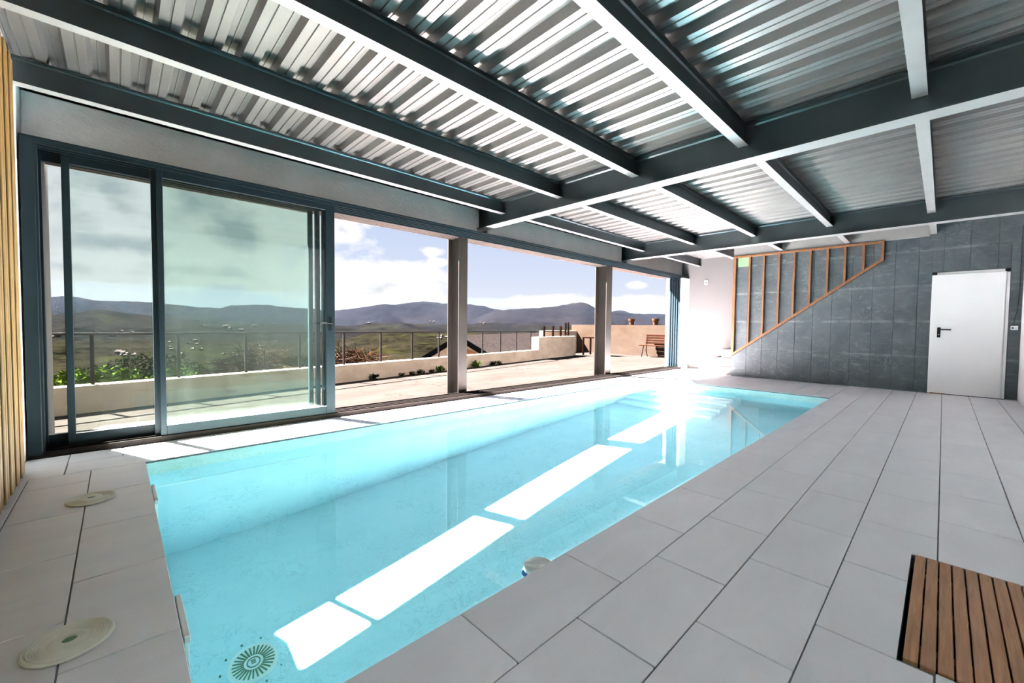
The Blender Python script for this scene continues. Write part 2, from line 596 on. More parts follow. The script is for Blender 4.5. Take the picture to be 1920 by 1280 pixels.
t = material('mat_wood')
v = t.pos()
r = t.rnd()
off = t.vmath('ADD', v, t.comb(t.math('MULTIPLY', r, 31.0), t.math('MULTIPLY', r, 57.0), 0.0))
f = t.noise(t.scale(off, (26, 1.6, 1)), 3, 6, 0.62, 0.5)
c = t.mix(t.ramp(f, [(0.3, 0.0), (0.7, 1.0)]), (0.311, 0.141, 0.0588), (0.566, 0.289, 0.131))
c = t.mix(t.math('MULTIPLY', r, 0.5), c, (0.358, 0.18, 0.0981))
sc_ = t.math('MULTIPLY', t.ramp(t.math('ABSOLUTE', t.math('SUBTRACT', t.noise(off, 7, 2, 0.5, 2.0), 0.5)), [(0.0, 1.0), (0.006, 0.0)]), t.ramp(t.noise(v, 5, 2), [(0.55, 0.0), (0.65, 0.5)]))
t.out(t.bsdf(t.mix(sc_, c, (0.42, 0.32, 0.24)), 0.55, normal=t.bump(f, 0.15, 0.004)))

t = material('terrace_concrete')
v = t.pos()
f = t.noise(t.scale(v, (1.3, 0.6, 1)), 1.1, 8, 0.62, 0.4)
c = t.mix(t.ramp(f, [(0.3, 0.0), (0.72, 1.0)]), (0.0101, 0.00869, 0.00728), (0.014, 0.0129, 0.0114))
st = t.ramp(t.noise(v, 5, 6, 0.7), [(0.60, 0.0), (0.74, 1.0)])
c = t.mix(t.math('MULTIPLY', st, 0.4), c, (0.00728, 0.00587, 0.0042))
cr = t.math('ABSOLUTE', t.math('SUBTRACT', t.noise(v, 0.55, 6, 0.6, 0.5), 0.5))
c = t.mix(t.math('MULTIPLY', t.ramp(cr, [(0.0, 1.0), (0.006, 0.0)]), 0.6), c, (0.00504, 0.00392, 0.00308))
t.out(t.bsdf(c, 0.95, normal=t.bump(f, 0.3, 0.02), spec=0.0))

t = material('parapet_render')
v = t.pos()
f = t.noise(t.scale(v, (1, 1, 1.8)), 2.0, 8, 0.65, 0.3)
c = t.mix(t.ramp(f, [(0.3, 0.0), (0.72, 1.0)]), (0.152, 0.12, 0.0908), (0.223, 0.183, 0.141))
st = t.ramp(t.noise(t.scale(v, (6, 6, 1)), 2.0, 5, 0.7), [(0.55, 0.0), (0.78, 1.0)])
c = t.mix(t.math('MULTIPLY', st, 0.35), c, (0.101, 0.0783, 0.0582))
t.out(t.bsdf(c, 0.95, normal=t.bump(f, 0.3, 0.02), spec=0.0))

t = material('boundary_render')
v = t.pos()
f = t.noise(t.scale(v, (1, 1, 1.5)), 1.2, 8, 0.62, 0.3)
c = t.mix(t.ramp(f, [(0.3, 0.0), (0.7, 1.0)]), (0.0224, 0.015, 0.0098), (0.0308, 0.0238, 0.0177))
g2 = t.ramp(t.noise(v, 0.8, 4), [(0.5, 0.0), (0.7, 1.0)])
c = t.mix(t.math('MULTIPLY', g2, 0.5), c, (0.0289, 0.0256, 0.0228))
t.out(t.bsdf(c, 0.95, normal=t.bump(f, 0.3, 0.02), spec=0.0))

t = material('roof_shingle')
v = t.pos()
f = t.noise(v, 6, 5, 0.75)
c = t.mix(t.ramp(f, [(0.35, 0.0), (0.65, 1.0)]), (0.00528, 0.00431, 0.00408), (0.0103, 0.00869, 0.00789))
t.out(t.bsdf(c, 0.9, spec=0.0))


def hill_mat(name, dark, light, field, scale, fieldamt):
    t = material(name)
    v = t.pos()
    a = t.noise(v, 1.0 / scale, 7, 0.68)
    b = t.noise(v, 0.14 / scale, 5, 0.6)
    g = t.noise(v, 0.22 / scale, 3, 0.5, 0.6)
    c = t.mix(t.ramp(a, [(0.38, 0.0), (0.64, 1.0)]), dark, light)
    c = t.mix(t.math('MULTIPLY', t.ramp(b, [(0.4, 0.0), (0.65, 1.0)]), 0.5), c, tuple(k * 1.45 for k in light))
    c = t.mix(t.math('MULTIPLY', t.ramp(g, [(0.60, 0.0), (0.66, 1.0)]), fieldamt), c, field)
    t.out(t.bsdf(c, 0.95, normal=t.bump(a, 0.8, scale * 0.35), spec=0.0))


hill_mat('hill_far', (0.000429, 0.00048, 0.000547), (0.00259, 0.00246, 0.00257), (0.0039, 0.00328, 0.00286), 60, 0.2)
hill_mat('hill_mid', (0.000285, 0.000365, 0.000259), (0.00221, 0.00202, 0.00158), (0.0033, 0.0036, 0.00141), 30, 0.4)
hill_mat('hill_near', (0.000263, 0.000357, 0.000207), (0.0027, 0.00244, 0.00141), (0.00407, 0.00464, 0.00126), 10, 0.45)

# ------------------------------------------------------------------ the setting: floor, pool, walls, roof
PX0, PX1, PY0, PY1 = -4.15, -1.19, 0.145, 8.03       # pool opening
RX0, RX1, RY0, RY1 = -4.75, 0.82, -0.51, 10.03       # room
WATER = -0.11
ALC_Y = 11.10                                        # white wall of the stair alcove
MATX0, MATX1, MATY0, MATY1 = -0.07, 0.735, 1.80, 2.70  # timber mat recess

floor = empty('floor', (0, 0, 0), 'grey rectangular tile paving around the pool', None, None, 'structure')
TT = 0.02


def slab(name, x0, x1, y0, y1, z0, z1, mat, parent):
    return build(name, MB().box(x0, x1, y0, y1, z0, z1), mat, parent)


ZG = -0.006
for (x0, x1, y0, y1) in ((-5.12, PX0 - 0.002, -0.9, 11.3), (PX0 - 0.002, PX1 + 0.002, -0.9, PY0 - 0.002), (PX0 - 0.002, PX1 + 0.002, PY1 + 0.002, 11.3),
                         (PX1 + 0.002, MATX0, -0.9, 11.3), (MATX0, MATX1, -0.9, MATY0), (MATX0, MATX1, MATY1, 11.3), (MATX1, 1.2, -0.9, 11.3)):
    slab('bedding', x0, x1, y0, y1, -0.16, ZG, 'grout', floor)
slab('recess_base', MATX0, MATX1, MATY0, MATY1, -0.16, -0.07, 'dark_void', floor)

G = 0.0028


def lay(x0, x1, y0, y1):
    """one tile; those at the mat recess are cut to an L or a strip around it"""
    if x1 > MATX0 + 0.001 and x0 < MATX1 - 0.001 and y1 > MATY0 + 0.001 and y0 < MATY1 - 0.001:
        a, b, c, d = max(x0, MATX0), min(x1, MATX1), max(y0, MATY0), min(y1, MATY1)
        xa, xb, ya, yb = x0 + G, x1 - G, y0 + G, y1 - G
        if x0 < MATX0 - 0.02 and y1 > MATY1 + 0.02:
            poly = [(xa, ya), (a, ya), (a, d), (xb, d), (xb, yb), (xa, yb)]
        elif x0 < MATX0 - 0.02 and y0 < MATY0 - 0.02:
            poly = [(xa, ya), (xb, ya), (xb, c), (a, c), (a, yb), (xa, yb)]
        elif x1 > MATX1 + 0.02 and y1 > MATY1 + 0.02:
            poly = [(b, ya), (xb, ya), (xb, yb), (xa, yb), (xa, d), (b, d)]
        elif x1 > MATX1 + 0.02 and y0 < MATY0 - 0.02:
            poly = [(xa, ya), (xb, ya), (xb, yb), (b, yb), (b, c), (xa, c)]
        elif x0 < MATX0 - 0.02:
            poly = [(xa, ya), (a, ya), (a, yb), (xa, yb)]
        elif x1 > MATX1 + 0.02:
            poly = [(b, ya), (xb, ya), (xb, yb), (b, yb)]
        elif y1 > MATY1 + 0.02:
            poly = [(xa, d), (xb, d), (xb, yb), (xa, yb)]
        elif y0 < MATY0 - 0.02:
            poly = [(xa, ya), (xb, ya), (xb, c), (xa, c)]
        else:
            return
        build('tile', MB().prism(poly, -0.02, 0.0, 'z'), 'deck_tile', floor)
        return
    piece('tile', x0 + G, x1 - G, y0 + G, y1 - G, -0.02, 0.0, 'deck_tile', floor, 0.0018)


def rows_y(xs, ya, yb, starts):
    """rows of 0.6 m tiles running along Y between the given X lines"""
    for i in range(len(xs) - 1):
        y = starts[i % len(starts)]
        while y > ya:
            y -= 0.597
        while y < yb - 0.01:
            a, b = max(y, ya), min(y + 0.597, yb)
            if b - a > 0.03:
                lay(xs[i], xs[i + 1], a, b)
            y += 0.597


xs = [PX1, -0.886, -0.584, -0.284, 0.016, 0.315, 0.614, RX1]
rows_y(xs, -0.51, RY1, [0.893, 1.19])
rows_y([-4.75, -4.45, PX0], -0.28, ALC_Y, [0.02, 0.32])
rows_y([PX0, -3.85, -3.55, -3.25, -2.95], PY1 + 0.60, RY1, [8.63, 8.93])
# far end strip beside the pool, two rows along X
for j, (ya, yb) in enumerate(((PY1, PY1 + 0.30), (PY1 + 0.30, PY1 + 0.60))):
    x = PX0 - 0.3 * j
    while x < PX1 - 0.01:
        a, b = max(x, PX0), min(x + 0.597, PX1)
        if b - a > 0.03:
            lay(a, b, ya, yb)
        x += 0.597
rows_y([-2.95, -2.65, -2.35, -2.05, -1.75, -1.45, PX1], PY1 + 0.60, RY1, [8.63, 8.93])
rows_y([PX0, -3.85, -3.55, -3.29], RY1, ALC_Y, [9.9, 10.2])
# near end, rows along X
for ya, yb, xa, x00 in ((-0.147, PY0, PX0, -4.18), (-0.44, -0.147, PX0, -4.485), (-0.51, -0.44, PX0, -4.18)):
    x = x00
    while x < PX1 - 0.01:
        a, b = max(x, xa), min(x + 0.597, PX1)
        if b - a > 0.03:
            lay(a, b, ya, yb)
        x += 0.597
lay(-4.75, -4.45, -0.51, -0.28)
lay(-4.45, PX0, -0.51, -0.28)

# pool shell
pool = empty('swimming_pool', (-2.67, 4.08, WATER), 'rectangular swimming pool lined in pale veined blue', None, None, 'structure')


def pool_depth(y):
    return WATER - (1.615 - 0.065 * y)


recv = []
STEPS = [(7.62, 0.23), (7.30, 0.48), (6.98, 0.73), (6.66, 0.97)]
mb = MB()
z0, z1 = pool_depth(PY0), pool_depth(PY1)
mb.add([(PX0, PY0, z0), (PX1, PY0, z0), (PX1, PY1, z1), (PX0, PY1, z1)], [(0, 1, 2, 3)])
recv.append(build('pool_floor', mb, 'pool_liner', pool))
for a, b in (((PX0, PY0), (PX1, PY0)), ((PX1, PY0), (PX1, PY1)), ((PX1, PY1), (PX0, PY1)), ((PX0, PY1), (PX0, PY0))):
    ca, cb = Vector((*a, 0)), Vector((*b, 0))
    recv.append(build('pool_wall', MB().add([(*a, WATER), (*b, WATER), (*b, pool_depth(b[1])), (*a, pool_depth(a[1]))], [(0, 1, 2, 3)]), 'pool_liner', pool))
    build('waterline_band', MB().add([(*a, -0.019), (*b, -0.019), (*b, WATER), (*a, WATER)], [(0, 1, 2, 3)]), 'pool_band', pool)
SX1 = -2.45
for i, (y, d) in enumerate(STEPS):
    z = WATER - d
    nxt = STEPS[i - 1][0] if i else PY1
    recv.append(build('pool_step', MB().cbox(PX0 + 0.001, SX1, y, PY1 - 0.001, pool_depth(6.5) - 0.05 if i == 3 else z - 0.28, z, 0.012), 'pool_liner', pool))
mb = MB().add([(PX0, PY0, WATER), (PX1, PY0, WATER), (PX1, PY1, WATER), (PX0, PY1, WATER)], [(0, 1, 2, 3)])
water = build('water', mb, 'pool_water', pool, smooth=True)
water.cycles.is_caustics_caster = True

# drain grille on the pool floor
DX, DY = -2.79, 0.56
dz = pool_depth(DY)
drain = empty('floor_drain', (DX, DY, dz), 'round slotted drain cover on the pool floor', 'drain')
recv.append(build('cover', MB().lathe([(0.135, -0.006), (0.135, 0.006), (0.12, 0.010), (0.0001, 0.010)], (DX, DY, dz), 40), 'white_plastic', drain))
mesh_slot = MB().box(0.050, 0.110, -0.0045, 0.0045, 0.0085, 0.012).mesh('slot', 'gap_green')
for k in range(28):
    o = inst('slot', mesh_slot, (DX, DY, dz), drain, (0, 0, 2 * math.pi * k / 28))
    recv.append(o)
for k in range(4):
    recv.append(build('inner_slot', MB().lathe([(0.030, 0.0), (0.036, 0.0), (0.036, 0.0125), (0.030, 0.0125), (0.030, 0.0)], (DX, DY, dz), 24, False) if k == 0 else MB().box(DX - 0.016 + 0.011 * (k - 1) - 0.003, DX - 0.016 + 0.011 * (k - 1) + 0.003, DY - 0.012, DY + 0.012, dz + 0.008, dz + 0.0125), 'gap_green', drain))
for k in range(10):
    a = 2 * math.pi * (k + 0.3) / 10
    recv.append(build('screw', MB().lathe([(0.006, 0.0), (0.006, 0.008), (0.0001, 0.008)], (DX + 0.165 * math.cos(a), DY + 0.165 * math.sin(a), dz), 8), 'gap_green', drain))
for o in recv:
    o.cycles.is_caustics_receiver = True

# walls
wall_near = build('wall_near', MB().box(-5.5, 1.1, -0.80, RY0, -0.16, 3.1), 'plaster_white')
tag(wall_near, 'white plastered end wall behind the vertical timber slats', None, None, 'structure')
wall_right = build('wall_right', MB().box(RX1, 1.1, RY0, ALC_Y + 0.2, -0.16, 3.1), 'plaster_white')
tag(wall_right, 'white wall at the right edge beside the steel door', None, None, 'structure')
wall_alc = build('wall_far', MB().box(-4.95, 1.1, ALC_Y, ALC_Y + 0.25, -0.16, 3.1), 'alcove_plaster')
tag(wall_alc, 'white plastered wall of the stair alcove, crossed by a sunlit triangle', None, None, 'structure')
wall_back = build('wall_back', MB().box(-3.29, 1.0, RY1, RY1 + 0.20, -0.16, 2.86), 'slate_joint')
tag(wall_back, 'dark slate tiled wall with chalky joints and marks', None, None, 'structure')
DOORX0, DOORX1, DOORZ = -0.165, 0.69, 2.045
xj = [-3.29 + 0.296 * k for k in range(14)] + [RX1]
zj = [0.0, 0.605, 1.215, 1.825, 2.445, 2.86]
for i in range(len(xj) - 1):
    for k in range(5):
        x0, x1, z0, z1 = xj[i], xj[i + 1], zj[k], zj[k + 1]
        if x1 - x0 < 0.04:
            continue
        if k == 4 and x0 < -0.35:
            z1 = 2.66
        pr = 0.002 + 0.006 * random.random()
        cuts = [(x0, x1, z0, z1)]
        if z0 < DOORZ and x1 > DOORX0 and x0 < DOORX1:          # leave the doorway free
            cuts = []
            if x0 < DOORX0:
                cuts.append((x0, DOORX0, z0, z1))
            if x1 > DOORX1:
                cuts.append((DOORX1, x1, z0, z1))
            if z1 > DOORZ:
                cuts.append((max(x0, DOORX0), min(x1, DOORX1), DOORZ, z1))
        for (a, b, c, d) in cuts:
            if b - a > 0.03 and d - c > 0.03:
                piece('tile', a + 0.0015, b - 0.0015, RY1 - 0.012 - pr, RY1 + 0.004, c + 0.0015, d - 0.0015, 'slate', wall_back, 0.002)
build('edge_beam', MB().cbox(-3.29, -0.21, RY1 - 0.045, RY1 + 0.02, 2.665, 2.872, 0.006), 'edge_concrete', wall_back)

# roof: deep ribbed steel sheets under a slab
ceiling = build('ceiling', MB().box(-5.40, 1.1, -0.8, ALC_Y + 0.25, DECKZ + 0.066, DECKZ + 0.22), 'roof_slab')
tag(ceiling, 'ribbed galvanised steel roof deck seen from below', None, None, 'structure')
P = PITCH_RIB
prof = [(0.0, 0.0), (0.047, 0.0), (0.0505, 0.009), (0.0565, 0.009), (0.060, 0.0), (0.107, 0.0), (0.126, 0.058), (0.155, 0.058), (0.158, 0.052), (0.163, 0.052), (0.166, 0.058), (0.198, 0.058)]
NR = 4
rib = 0
y = RIB0 - 2 * P
while y < ALC_Y + 0.1:
    pts = []
    for k in range(NR):
        pts += [(y + k * P + a, DECKZ + b) for a, b in prof]
    pts.append((y + NR * P, DECKZ))
    lap = 0.0012 * (rib % 2)
    n = len(pts)
    mb = MB()
    vs = [(-5.38, a, b + lap) for a, b in pts] + [(RX1 + 0.2, a, b + lap) for a, b in pts]
    mb.add(vs, [(i, i + 1, n + i + 1, n + i) for i in range(n - 1)])
    build('deck_sheet', mb, 'galvanised_deck', ceiling)
    rib += 1
    y += NR * P


def ibeam(mb, axis, c, a, b, z0, z1, fw, ft, wt):
    """I-section along an axis ('x' or 'y') centred on c"""
    h, t = fw / 2, wt / 2
    rr = min(0.012, fw * 0.12)
    poly = [(c - h, z0), (c + h, z0), (c + h, z0 + ft), (c + t + rr, z0 + ft), (c + t, z0 + ft + rr), (c + t, z1 - ft - rr), (c + t + rr, z1 - ft), (c + h, z1 - ft), (c + h, z1),
            (c - h, z1), (c - h, z1 - ft), (c - t - rr, z1 - ft), (c - t, z1 - ft - rr), (c - t, z0 + ft + rr), (c - t - rr, z0 + ft), (c - h, z0 + ft)]
    return mb.prism(poly, a, b, axis)


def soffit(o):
    """set the lowest faces of a rolled section to a paler grey"""
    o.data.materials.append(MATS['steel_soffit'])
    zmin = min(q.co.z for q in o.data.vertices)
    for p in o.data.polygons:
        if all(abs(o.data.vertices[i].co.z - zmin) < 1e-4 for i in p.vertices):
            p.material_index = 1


B1, B2, BZ0, BZ1 = 4.10, 8.19, 2.545, 2.868
for c, lab in ((B1, 'deep dark steel main beam crossing the room above the middle of the pool'), (B2, 'deep dark steel main beam crossing the room near the slate wall')):
    o = build('main_beam', ibeam(MB(), 'x', c, -5.05, RX1 + 0.05, BZ0, BZ1, 0.17, 0.013, 0.009), 'steel_paint', base=(-2.1, c, BZ0))
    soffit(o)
    tag(o, lab, 'beam', 'main roof beams', 'structure')
JX = [-4.485, -3.425, -2.37, -1.30, -0.17]
ORD = ['joist closest to the window', 'second joist from the window', 'third joist from the window', 'fourth joist from the window', 'joist closest to the white door side']
BAYS = [(RY0 + 0.002, B1 - 0.006, 'in the bay nearest the timber slats'), (B1 + 0.006, B2 - 0.006, 'in the middle bay over the pool'), (B2 + 0.006, RY1 - 0.05, 'in the far bay by the slate wall')]
for bi, (ya, yb, bl) in enumerate(BAYS):
    for ji, x in enumerate(JX):
        ye = ALC_Y if (bi == 2 and x < -3.3) else yb
        o = build('roof_joist', ibeam(MB(), 'y', x, ya, ye, 2.69, 2.868, 0.082, 0.009, 0.007), 'steel_paint', base=(x, (ya + ye) / 2, 2.69))
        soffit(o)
        tag(o, 'dark steel ' + ORD[ji] + ' ' + bl, 'joist', 'roof joists', 'structure')

# concrete lintel over the sliding doors, in three lengths between the beam pockets
lint = empty('lintel', (-5.16, 5, 2.44), 'rough pale concrete lintel above the glass doors', None, None, 'structure')
for a, b in ((RY0, B1 - 0.10), (B1 + 0.10, B2 - 0.10), (B2 + 0.10, ALC_Y + 0.25)):
    mb = MB()
    x0, x1, z0, z1 = -5.36, -4.97, 2.44, 2.835
    mb.cbox(x0, x1, a, b, z0, z1, 0.008)
    build('lintel_block', mb, 'concrete', lint)
build('lintel_core', MB().box(-5.35, -5.08, RY0, ALC_Y + 0.25, 2.445, 2.86), 'concrete', lint)
build('fascia', MB().box(-5.42, -5.365, -0.8, ALC_Y + 0.25, 2.60, 3.09), 'concrete', lint)

# ------------------------------------------------------------------ sliding door frame
frame = empty('window_1', (-4.93, 5.0, 0), 'dark aluminium frame and tracks of the wide sliding glass doors', None, None, 'structure')
FX0, FX1 = -5.06, -4.75
YA, YB = -0.50, 10.72
build('sill', MB().cbox(FX0, FX1, YA, YB + 0.4, 0.0, 0.026, 0.003), 'aluminium_track', frame)
TR = [-4.795, -4.860, -4.925, -4.990]
for x in [FX1 - 0.006] + [q + 0.0325 - 0.0035 for q in TR[1:]] + [FX0 + 0.006]:
    build('track_rail', MB().box(x - 0.005, x + 0.005, YA, YB + 0.4, 0.026, 0.048), 'aluminium_track', frame)
for x in TR:
    build('runner', MB().box(x - 0.003, x + 0.003, YA, YB + 0.4, 0.026, 0.038), 'aluminium_track', frame)
build('head_casing', MB().cbox(FX0, FX1, YA, YB + 0.4, 2.415, 2.438, 0.003), 'aluminium', frame)
for x in [FX1 - 0.006] + [q + 0.0325 for q in TR[1:]] + [FX0 + 0.006]:
    build('head_rail', MB().box(x - 0.005, x + 0.005, YA, YB + 0.4, 2.385, 2.4155), 'aluminium', frame)
build('head_soffit', MB().cbox(-5.355, FX0 - 0.001, -0.42, YB - 0.03, 2.418, 2.4395, 0.003), 'head_track', frame)
for x in (-5.345, -5.29, -5.235, -5.18, -5.125, -5.085):
    build('head_rail', MB().box(x - 0.006, x + 0.006, -0.42, YB - 0.03, 2.392, 2.4185), 'head_track', frame)
build('jamb', MB().cbox(FX0, FX1, YA, -0.425, 0.026, 2.42, 0.003), 'aluminium', frame)
build('jamb_lip', MB().box(FX1 - 0.02, FX1 - 0.006, -0.425, -0.412, 0.045, 2.40), 'aluminium', frame)


def panel(xc, ya, yb, label, sl=0.045, sr=0.045, handle=False, group='glass panels slid together at the slatted wall', d=0.022):
    z0, z1 = 0.040, 2.405
    root = empty('sliding_glass_panel', (xc, (ya + yb) / 2, z0), label, 'glass door', group, 'thing')
    build('stile', MB().cbox(xc - d, xc + d, ya, ya + sl, z0, z1, 0.003), 'aluminium', root)
    build('stile', MB().cbox(xc - d, xc + d, yb - sr, yb, z0, z1, 0.003), 'aluminium', root)
    build('bottom_rail', MB().cbox(xc - d + 0.001, xc + d - 0.001, ya + sl, yb - sr, z0, z0 + 0.095, 0.003), 'aluminium', root)
    build('top_rail', MB().cbox(xc - d + 0.001, xc + d - 0.001, ya + sl, yb - sr, z1 - 0.085, z1, 0.003), 'aluminium', root)
    build('pane', MB().add([(xc, ya + sl - 0.004, z0 + 0.09), (xc, yb - sr + 0.004, z0 + 0.09), (xc, yb - sr + 0.004, z1 - 0.08), (xc, ya + sl - 0.004, z1 - 0.08)], [(0, 1, 2, 3)]), 'pane_glass', root)
    build('gasket', MB().box(xc + d - 0.004, xc + d + 0.001, ya + sl, yb - sr, z0 + 0.095, z0 + 0.101), 'white_plastic', root)
    if handle:
        hz = 1.05
        hp = build('handle_plate', MB().cbox(xc + d, xc + d + 0.012, yb - 0.062, yb - 0.034, hz - 0.07, hz + 0.07, 0.004), 'black_plastic', root)
        mb = MB().tube([(xc + d + 0.008, yb - 0.048, hz + 0.02), (xc + d + 0.05, yb - 0.048, hz + 0.02), (xc + d + 0.055, yb - 0.06, hz + 0.019), (xc + d + 0.055, yb - 0.17, hz + 0.015)], 0.009, 8)
        build('lever', mb, 'black_plastic', hp)
    return root


panel(TR[0], 0.27, 1.79, 'glass sliding panel with a black lever handle, frontmost of the stacked panels', 0.042, 0.095, True)
panel(TR[1], 0.235, 1.725, 'glass sliding panel directly behind the one with the lever handle', 0.042, 0.045)
panel(TR[2], -0.30, 1.675, 'glass sliding panel third back, its dark stile standing left of the doubled stiles')
panel(TR[3], -0.455, 1.62, 'glass sliding panel on the outermost track, against the left jamb')
for k, x in enumerate((-5.082, -5.025, -4.968, -4.911, -4.854)):
    panel(x, 10.70 + 0.008 * k, 11.05, ['outermost', 'second from outside', 'middle', 'second from inside', 'innermost'][k] + ' of the five folded panels stacked by the alcove', 0.045, 0.045, group='panels stacked by the alcove', d=0.016)

# steel columns outside the tracks
for k, (ya, yb, lab) in enumerate(((3.73, 3.89, 'dark steel column outside the door track, middle of the opening'), (7.66, 7.87, 'dark steel column outside the door track, nearer the bench'))):
    mb = MB()
    xa, xb = -5.355, -5.062
    ym = (ya + yb) / 2
    poly = [(xa, ya), (xa + 0.014, ya), (xa + 0.014, ym - 0.006), (xb - 0.014, ym - 0.006), (xb - 0.014, ya), (xb, ya), (xb, yb), (xb - 0.014, yb), (xb - 0.014, ym + 0.006), (xa + 0.014, ym + 0.006), (xa + 0.014, yb), (xa, yb)]
    mb.prism(poly, -0.05, 2.445, 'z')
    o = build('steel_column', mb, 'steel_column', base=((xa + xb) / 2, ym, -0.05))
    tag(o, lab, 'column', 'steel columns', 'structure')

# outer reveals
o = build('trim_1', MB().cbox(-5.62, -5.09, -0.9, -0.425, -0.05, 2.45, 0.006), 'reveal_concrete')
tag(o, 'grey concrete reveal outside the left jamb', None, None, 'structure')
o = build('trim_2', MB().cbox(-5.19, -5.108, 10.70, 11.4, -0.05, 2.45, 0.006), 'plaster_white')
tag(o, 'white outer reveal beside the folded panels', None, None, 'structure')
o = build('trim_3', MB().cbox(-4.825, -4.74, 10.73, 11.099, 0.0, 2.384, 0.006), 'plaster_white')
tag(o, 'cream inner reveal beside the folded panels', None, None, 'structure')

# ------------------------------------------------------------------ timber slats on the near wall
cl = empty('slat_cladding', (-3.2, RY0, 0), 'vertical golden timber slats covering the end wall', 'cladding')
x = -4.36
k = 0
while x < -1.5:
    wd_ = 0.046 + 0.006 * ((k * 7) % 3)
    piece('slat', x, x + wd_, RY0 + 0.012, RY0 + 0.036 + 0.004 * (k % 2), 0.002, 2.79, 'slat_wood', cl, 0.004)
    x += 0.092
    k += 1
build('backing', MB().box(-4.37, -1.5, RY0 + 0.0005, RY0 + 0.012, 0.002, 2.79), 'dark_void', cl)

# ------------------------------------------------------------------ stair in the alcove
stair = empty('stair', (-3.7, 10.6, 0), 'pale tiled steps rising behind the slate wall', 'stair', None, 'structure')
for k, x in enumerate((-4.10, -3.84, -3.58, -3.32)):
    zt = 0.20 * (k + 1)
    b = build('step', MB().box(x + 0.012, -2.4, RY1 + 0.205, ALC_Y, 0.20 * k, zt - 0.02), 'stair_tile', stair)
    piece('tread', x - 0.012, -2.4, RY1 + 0.205, ALC_Y, zt - 0.02, zt, 'stair_tile', stair, 0.002)
    piece('riser', x, x + 0.012, RY1 + 0.207, ALC_Y, 0.20 * k + 0.001, zt - 0.021, 'stair_tile', stair, 0.001)
# side cheeks: the first steps run forward past the slate wall's edge
for k, (xa, ya) in enumerate(((-4.03, 9.98), (-3.80, 10.0), (-3.57, 10.02))):
    piece('riser', xa, -3.292, RY1 + 0.19, RY1 + 0.204, 0.20 * k + 0.001, 0.20 * (k + 1) - 0.021, 'stair_tile', stair, 0.001)

# ------------------------------------------------------------------ timber lattice on the slate wall
lat = empty('stair_lattice', (-2.0, RY1 - 0.02, 0.5), 'triangular brown timber lattice fixed to the slate wall', 'lattice')
LY0, LY1 = RY1 - 0.075, RY1 - 0.024
ZT = 2.655


def diag(x):
    return 0.47 + (x + 3.28) / (-0.79 + 3.28) * (2.345 - 0.47)


def stud(x, w=0.034):
    mb = MB().prism([(x - w / 2, diag(x - w / 2)), (x + w / 2, diag(x + w / 2)), (x + w / 2, ZT - 0.03), (x - w / 2, ZT - 0.03)], LY0 + 0.004, LY1, 'y')
    build('stud', mb, 'lattice_wood', lat)


for x in (-2.96, -2.69, -2.41, -2.145, -1.875, -1.60, -1.335, -1.065):
    stud(x)
build('end_post', MB().prism([(-3.29, diag(-3.28) + 0.0), (-3.235, diag(-3.22)), (-3.235, ZT - 0.03), (-3.29, ZT - 0.03)], LY0, LY1, 'y'), 'lattice_wood', lat)
build('end_post', MB().prism([(-0.825, diag(-0.83)), (-0.785, diag(-0.79)), (-0.785, ZT - 0.03), (-0.825, ZT - 0.03)], LY0, LY1, 'y'), 'lattice_wood', lat)
build('top_rail', MB().cbox(-3.30, -0.785, LY0 - 0.003, LY1, ZT - 0.03, ZT + 0.012, 0.003), 'lattice_wood', lat)
build('sloping_rail', MB().prism([(-3.29, diag(-3.28) - 0.035), (-0.785, diag(-0.785) - 0.035), (-0.785, diag(-0.785) + 0.025), (-3.29, diag(-3.28) + 0.025)], LY0 - 0.003, LY1 - 0.002, 'y'), 'lattice_wood', lat)
o = build('glazed_hatch', MB().cbox(-3.205, -2.985, RY1 - 0.03, RY1 - 0.018, 2.43, 2.625, 0.003), 'pale_green_panel')
tag(o, 'small pale green panel at the top corner of the timber lattice', 'panel')

# ------------------------------------------------------------------ white steel door
door = empty('door_1', (0.26, RY1 - 0.02, 0), 'white steel door with a black lever handle in the slate wall', None, None, 'structure')
build('frame', MB().cbox(-0.125, 0.655, RY1 - 0.03, RY1 + 0.0, 0.0, 2.04, 0.003).cbox(0.655, 0.687, RY1 - 0.045, RY1 + 0.0, 0.005, 1.985, 0.003), 'white_paint', door)
leaf = build('leaf', MB().cbox(-0.162, 0.642, RY1 - 0.075, RY1 - 0.031, 0.012, 1.995, 0.004), 'white_paint', door)
hp = build('handle_plate', MB().cbox(-0.075, -0.035, RY1 - 0.086, RY1 - 0.0745, 0.95, 1.12, 0.008), 'black_plastic', door)
build('lever', MB().tube([(-0.055, RY1 - 0.085, 1.085), (-0.055, RY1 - 0.125, 1.085), (-0.04, RY1 - 0.135, 1.085), (0.085, RY1 - 0.135, 1.082)], 0.010, 8), 'black_plastic', hp)
mbk = MB()
mbk.tube([(-0.055, RY1 - 0.090, 1.0), (-0.055, RY1 - 0.0845, 1.0)], 0.010, 12)
build('lock', mbk, 'chrome', hp)
for xa, xb in ((-0.162, -0.105), (0.635, 0.69)):
    build('corner_cap', MB().cbox(xa, xb, RY1 - 0.05, RY1 - 0.012, 1.997, 2.043, 0.004), 'black_plastic', door)
build('rust_strip', MB().box(-0.13, 0.05, RY1 - 0.0765, RY1 - 0.074, 0.0125, 0.022), 'rust', leaf)
build('threshold_gap', MB().box(-0.16, 0.69, RY1 - 0.05, RY1 + 0.0, 0.0005, 0.011), 'dark_void', door)

